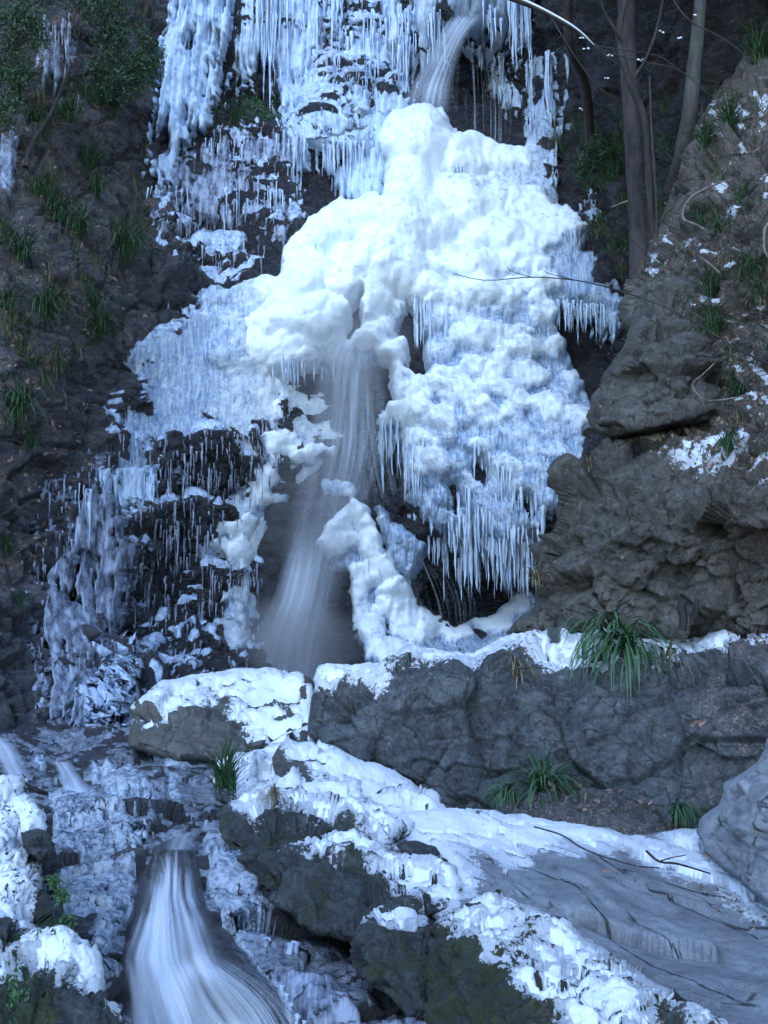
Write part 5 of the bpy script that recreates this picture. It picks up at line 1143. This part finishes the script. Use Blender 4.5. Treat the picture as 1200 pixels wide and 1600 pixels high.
shrub('ivy', [(96,1400,12),(104,1440,14),(84,1375,9),(92,1470,10)], 4.95, 'green ivy sprays on the rock left of the stream', 1500, .035, 'grass', 3)
shrub('ivy', [(30,1560,16),(60,1590,18),(15,1600,16),(20,1530,10)], 4.05, 'ivy leaves on the mossy boulder in the bottom left corner', 500, .035, 'grass', 3)
# ---------------------------------------------------------------- wood
def px_tube(path, hw, d, sides=7, n=24, jit=.12, wob=0.):
    c = spline(np.array([(x, y) for x, y in path], float), n); dd = np.interp(np.linspace(0, 1, n), np.linspace(0, 1, len(d)), d)
    h = np.interp(np.linspace(0, 1, n), np.linspace(0, 1, len(hw)), hw)
    pts = P(c[:, 0], c[:, 1], dd)
    if wob: pts = pts+wob*rng.normal(size=pts.shape)
    return tubeVF(pts, h*dd/FOC, sides, jit), pts
def wood(name, parts, label, cat, mat, group=None):
    """parts: (partname, path, hw, d[, material])"""
    (VF, pts) = px_tube(*parts[0][1:4])
    base = pts[-1]
    root = empty(name, base, label, cat, group)
    for i, pt in enumerate(parts):
        (V, F), _ = px_tube(pt[1], pt[2], pt[3], 10 if pt[2][0] > 6 else 6, 30); link(pt[0], mkmesh(pt[0], V, F, mat=M[pt[4] if len(pt) > 4 else mat]), root)
    return root
def dabs(root, lst, d, r=2.2):
    mb = MB()
    for (x, y) in lst:
        for k in range(3):
            c = P(x+rng.normal()*2.5, y+rng.normal()*1., d); R = r*(.3+.5*rng.random())*d/FOC
            V, F = tubeVF([c+np.array([-R*1.4, 0, -R*.3]), c+np.array([-R*.6, 0, R*.2]), c, c+np.array([R*.7, 0, R*.1]), c+np.array([R*1.5, 0, -R*.3])], [R*.1, R*.7, R, R*.7, R*.1], 6); mb.add(V, F)
    link('snow_clumps', mb.mesh('snow_clumps', M['snow']), root)
def shade_crown(root, c, R, n, L=.35, name='shade_crown'):  # leafy mass above the view, added to shade the right recess
    mb = MB()
    for k in range(n):
        q = rv()*R*rng.random()**.5; q[2] *= .6
        V, F = leafVF(np.array(c)+q, L*(.5+.8*rng.random()), L*.35, rv()*.8+np.array([0, 0, -.4]), rv()); mb.add(V, F, rnd=rng.random())
    link(name, mb.mesh(name, M['fern'], False), root)
t1 = wood('cedar_tree', [('trunk', [(970,-330),(976,-60),(981,80),(987,180),(992,270),(1000,360),(1006,440)], [11,12,13,13.5,14,16,22], [18.5,17.6,17.2,17,16.8,16.6,16.4])], 'straight reddish grey cedar trunk right of the frozen fall', 'tree', 'bark')
shade_crown(t1, P(970, -330, 18.4), 2.6, 2600)
t2 = wood('tree', [('trunk', [(1112,-330),(1098,-60),(1091,40),(1084,110),(1078,170),(1068,235),(1056,300)], [8,9,10,11,11,13,17], [16,15.6,15.5,15.4,15.4,15.6,16.2])], 'pale lichen spotted trunk standing on the upper right slope', 'tree', 'paleb')
shade_crown(t2, P(1140, -330, 16), 2.4, 2200)
wood('bare_tree', [('trunk', [(1000,-60),(972,20),(968,70),(985,130),(1005,180),(1012,240),(1022,420)], [5,5,5.5,6,6,6,7], [16.2,16,16.2]), ('branch', [(985,130),(1010,90),(1030,30),(1040,-40)], [3,2.4,2,1.5], [16,15.8]), ('branch', [(972,60),(945,20),(930,-40)], [3,2.4,2], [16,15.8])], 'dark crooked sapling crossing in front of the cedar trunk', 'tree', 'twig')
wood('bare_tree', [('trunk', [(905,-70),(890,-10),(888,50),(895,90),(915,140),(925,250)], [7,7,7,7,8,8], [19.5,19.8,22.6])], 'thick dark bare stem hanging at the top right of the ice', 'tree', 'twig')
wood('bare_tree', [('trunk', [(1015,120),(1018,200),(1022,260),(1026,330),(1025,440)], [1.6,2,2.4,2.6,3], [15.4,15.3])], 'thin upright sapling stem right of the cedar trunk', 'tree', 'twig')
b1 = wood('snowy_branch', [('stem', [(1010,150),(975,110),(935,78),(910,55),(880,36),(830,10),(770,-14),(700,-60)], [.9,1.3,2.,2.6,3,3.4,3.6,4], [13,12.6]), ('twig', [(905,52),(930,70),(975,78),(1030,88),(1075,118),(1120,128)], [1.4,1.1,.9,.7,.6,.5], [12.8,12.6]),
  ('twig', [(935,78),(1000,95),(1060,110),(1110,150)], [1.4,1.,.8,.6], [12.8,12.5]), ('twig', [(860,26),(900,90),(940,140),(1000,170)], [1.3,1.,.8,.5], [12.7,12.4]), ('twig', [(1040,-20),(1075,30),(1130,60),(1170,90)], [1.5,1.2,.9,.6], [12.7,12.4])],
  'snow topped branch reaching in from the top beside the dark trunks', 'branch', 'twig')
V_, F_ = px_tube([(928,70),(908,50),(880,31),(830,5),(770,-19)], [.4,1.,1.5,1.7,1.7], [12.72,12.62])[0]; link('snow_cap', mkmesh('snow_cap', V_, F_, mat=M['snow']), b1)
dabs(b1, [(908,60),(916,76),(951,86),(1000,94),(1035,50),(1061,60),(1085,22),(948,122),(905,170)], 12.5)
tw = wood('bare_twig', [('stem', [(1230,590),(1200,568),(1150,545),(1100,512),(1040,480),(960,452),(900,438),(830,433),(760,438),(708,428)], [2.2,2,1.8,1.6,1.4,1.2,1,.9,.7,.5], [9.4,9.8,10.2]), ('twig', [(900,438),(860,428),(850,424)], [.8,.6,.4], [10.1,10.1]), ('twig', [(830,433),(800,424),(792,416)], [.7,.5,.4], [10.2,10.2])], 'long thin bare twig reaching left across the white ice', 'twig', 'twig')
dabs(tw, [(1065,492),(1082,476)], 10., 1.6)
wood('root', [('stem', [(1100,358),(1085,350),(1068,342),(1069,325),(1082,306),(1108,292),(1130,284)], [1.8,2,1.9,1.8,1.5,1.2,1.], [12.4,12.7,13.1])], 'curled pale root sticking out of the upper right slope', 'root', 'root')
wood('root', [('stem', [(1116,568),(1098,585),(1082,600),(1090,616),(1108,626),(1145,622),(1165,618)], [1.1,1.2,1.3,1.3,1.2,1.1,.9], [10.7,10.5,10.5])], 'thin hook shaped root hanging over the right slope below the twig', 'root', 'root')
wood('stick', [('stem', [(1094,402),(1108,412),(1124,426)], [2.2,2.2,1.8], [12.,11.9])], 'short pale broken stick on the right slope', 'stick', 'root')
wood('snowy_branch', [('stem', [(1212,340),(1196,356),(1194,384),(1199,400),(1214,420)], [2,1.6,2,1.6,2], [10.2,10.2], 'root')], 'twisted snow coated stem at the right edge', 'branch', 'twig')
wood('stick', [('stem', [(150,1250),(200,1255),(240,1264),(268,1274)], [2.6,3.4,3.6,3], [9.3,9.0])], 'wet stick lying across the stream above the little cascade', 'stick', 'twig')
wood('stick', [('stem', [(-20,1204),(20,1220),(60,1236),(74,1240)], [5,5,4.4,3], [8.4,8.6])], 'wet log end at the left edge behind the snow bank', 'stick', 'twig')
wood('bare_branch', [('stem', [(110,100),(96,140),(78,180),(50,225),(40,262)], [2.5,3.,3.6,5,6], [20.4,19.6])], 'leaning dark stem on the upper left wall', 'branch', 'twig')
wood('stick', [('stem', [(955,324),(975,316),(1000,308),(1012,304)], [1.2,1.3,1.2,1.], [17.5,17.4], 'root')], 'icy twig with icicles beside the ferns right of the fall', 'twig', 'twig')
st1 = wood('dead_stump', [('stump', [(1066,985),(1068,965),(1064,948),(1070,938)], [6,6.5,7,5], [10.2,10.2]), ('stump', [(1082,975),(1086,955),(1090,936)], [5,5,3], [10.2,10.2])], 'small shredded brown stump on the snowy ledge', 'stump', 'bark')
wood('twig', [('stem', [(868,1052),(856,1045),(820,1044),(790,1050)], [.9,.9,.9,.6], [9.9,10.])], 'fine arching twig on the left part of the long dark wall', 'twig', 'twig')
wood('twig', [('stem', [(835,1292),(850,1296),(880,1306),(920,1330),(990,1352),(1030,1356)], [1.5,1.4,1.3,1.2,1.1,1.], [8.,7.7,7.1])], 'thin dark twig lying on the snow of the slab', 'twig', 'twig')
wood('twig', [('stem', [(1010,1330),(1030,1346),(1060,1350),(1110,1365)], [2.2,2.,1.8,1.2], [7.3,6.9]), ('stem', [(1030,1346),(1050,1340),(1072,1336)], [1.2,1.,.7], [7.1,7.0])], 'dark forked twig near the end of the slab snow', 'twig', 'twig')
fine = MB()
def finetwigs(S, poly, n, L, seed, r=.003):
    for p, nn, x, y in scatter(S, poly, n, -1, seed):
        d = nn*.5+rv(); d /= np.linalg.norm(d); l = L*(.4+rng.random()); q = p+nn*.03
        V, F = tubeVF(spline([q, q+d*l*.5+rv()*l*.1, q+d*l+rv()*l*.25], 6), np.linspace(r, r*.4, 6), 4); fine.add(V, F)
finetwigs(SL, [(1000,430),(1060,250),(1120,150),(1200,60),(1300,0),(1300,720),(1160,700),(1080,520)], 260, .5, 21, .005); finetwigs(LO, [(1060,820),(1300,780),(1300,960),(1050,960)], 60, .4, 22, .003)
finetwigs(back, [(-150,-100),(250,-100),(225,280),(235,500),(100,700),(-150,700)], 260, .7, 23, .007); finetwigs(W_, [(700,1010),(1250,980),(1250,1120),(760,1080)], 40, .22, 24, .002)
finetwigs(back, [(860,0),(1100,0),(1060,400),(930,420),(900,200)], 160, .9, 25, .007)
link('dead_twigs', fine.mesh('dead_twigs', M['twig']), kind='stuff', label='fine dead twigs tangled over the slopes')
# ---------------------------------------------------------------- camera, light
cd = bpy.data.cameras.new('camera'); cam = bpy.data.objects.new('camera', cd); COL.objects.link(cam)
cd.sensor_fit = 'VERTICAL'; cd.sensor_height = 24.; cd.lens = 24.*FOC/1600; cd.clip_end = 400; cd.clip_start = .05
cam.location = CAM.tolist(); cam.rotation_euler = (math.pi/2+PITCH, 0, 0); scene.camera = cam
w = bpy.data.worlds.new('World'); scene.world = w; w.use_nodes = True
nt = w.node_tree; bg = nt.nodes['Background']
sky = nt.nodes.new('ShaderNodeTexSky'); sky.sky_type = 'NISHITA'; sky.sun_disc = False
EL, AZ = math.radians(38), math.radians(195)
sky.sun_elevation = EL; sky.sun_rotation = AZ; sky.altitude = 600; sky.air_density = 1.0; sky.dust_density = .2; sky.ozone_density = 4.0
nt.links.new(sky.outputs[0], bg.inputs[0]); bg.inputs[1].default_value = .15
sd = bpy.data.lights.new('sun', 'SUN'); sd.energy = .9; sd.angle = math.radians(40); sd.color = (.60, .76, 1)
so = bpy.data.objects.new('sun', sd); COL.objects.link(so)
sdir = Vector((math.sin(AZ)*math.cos(EL), math.cos(AZ)*math.cos(EL), math.sin(EL)))
so.rotation_euler = sdir.to_track_quat('Z', 'Y').to_euler(); so.location = (0, 0, 30)
vs = scene.view_settings; vs.view_transform = 'Standard'; vs.look = 'None'; vs.exposure = 1.5; vs.gamma = 1; vs.use_curve_mapping = False
scene.cycles.use_denoising = True; scene.cycles.use_adaptive_sampling = True; scene.cycles.adaptive_threshold = .03
scene.cycles.max_bounces = 8; scene.cycles.transparent_max_bounces = 16; scene.cycles.transmission_bounces = 5; scene.cycles.diffuse_bounces = 3; scene.cycles.glossy_bounces = 3
scene.cycles.caustics_reflective = False; scene.cycles.caustics_refractive = False; scene.cycles.sample_clamp_indirect = 6
for o in list(COL.objects):
    if '_o' in o: del o['_o']
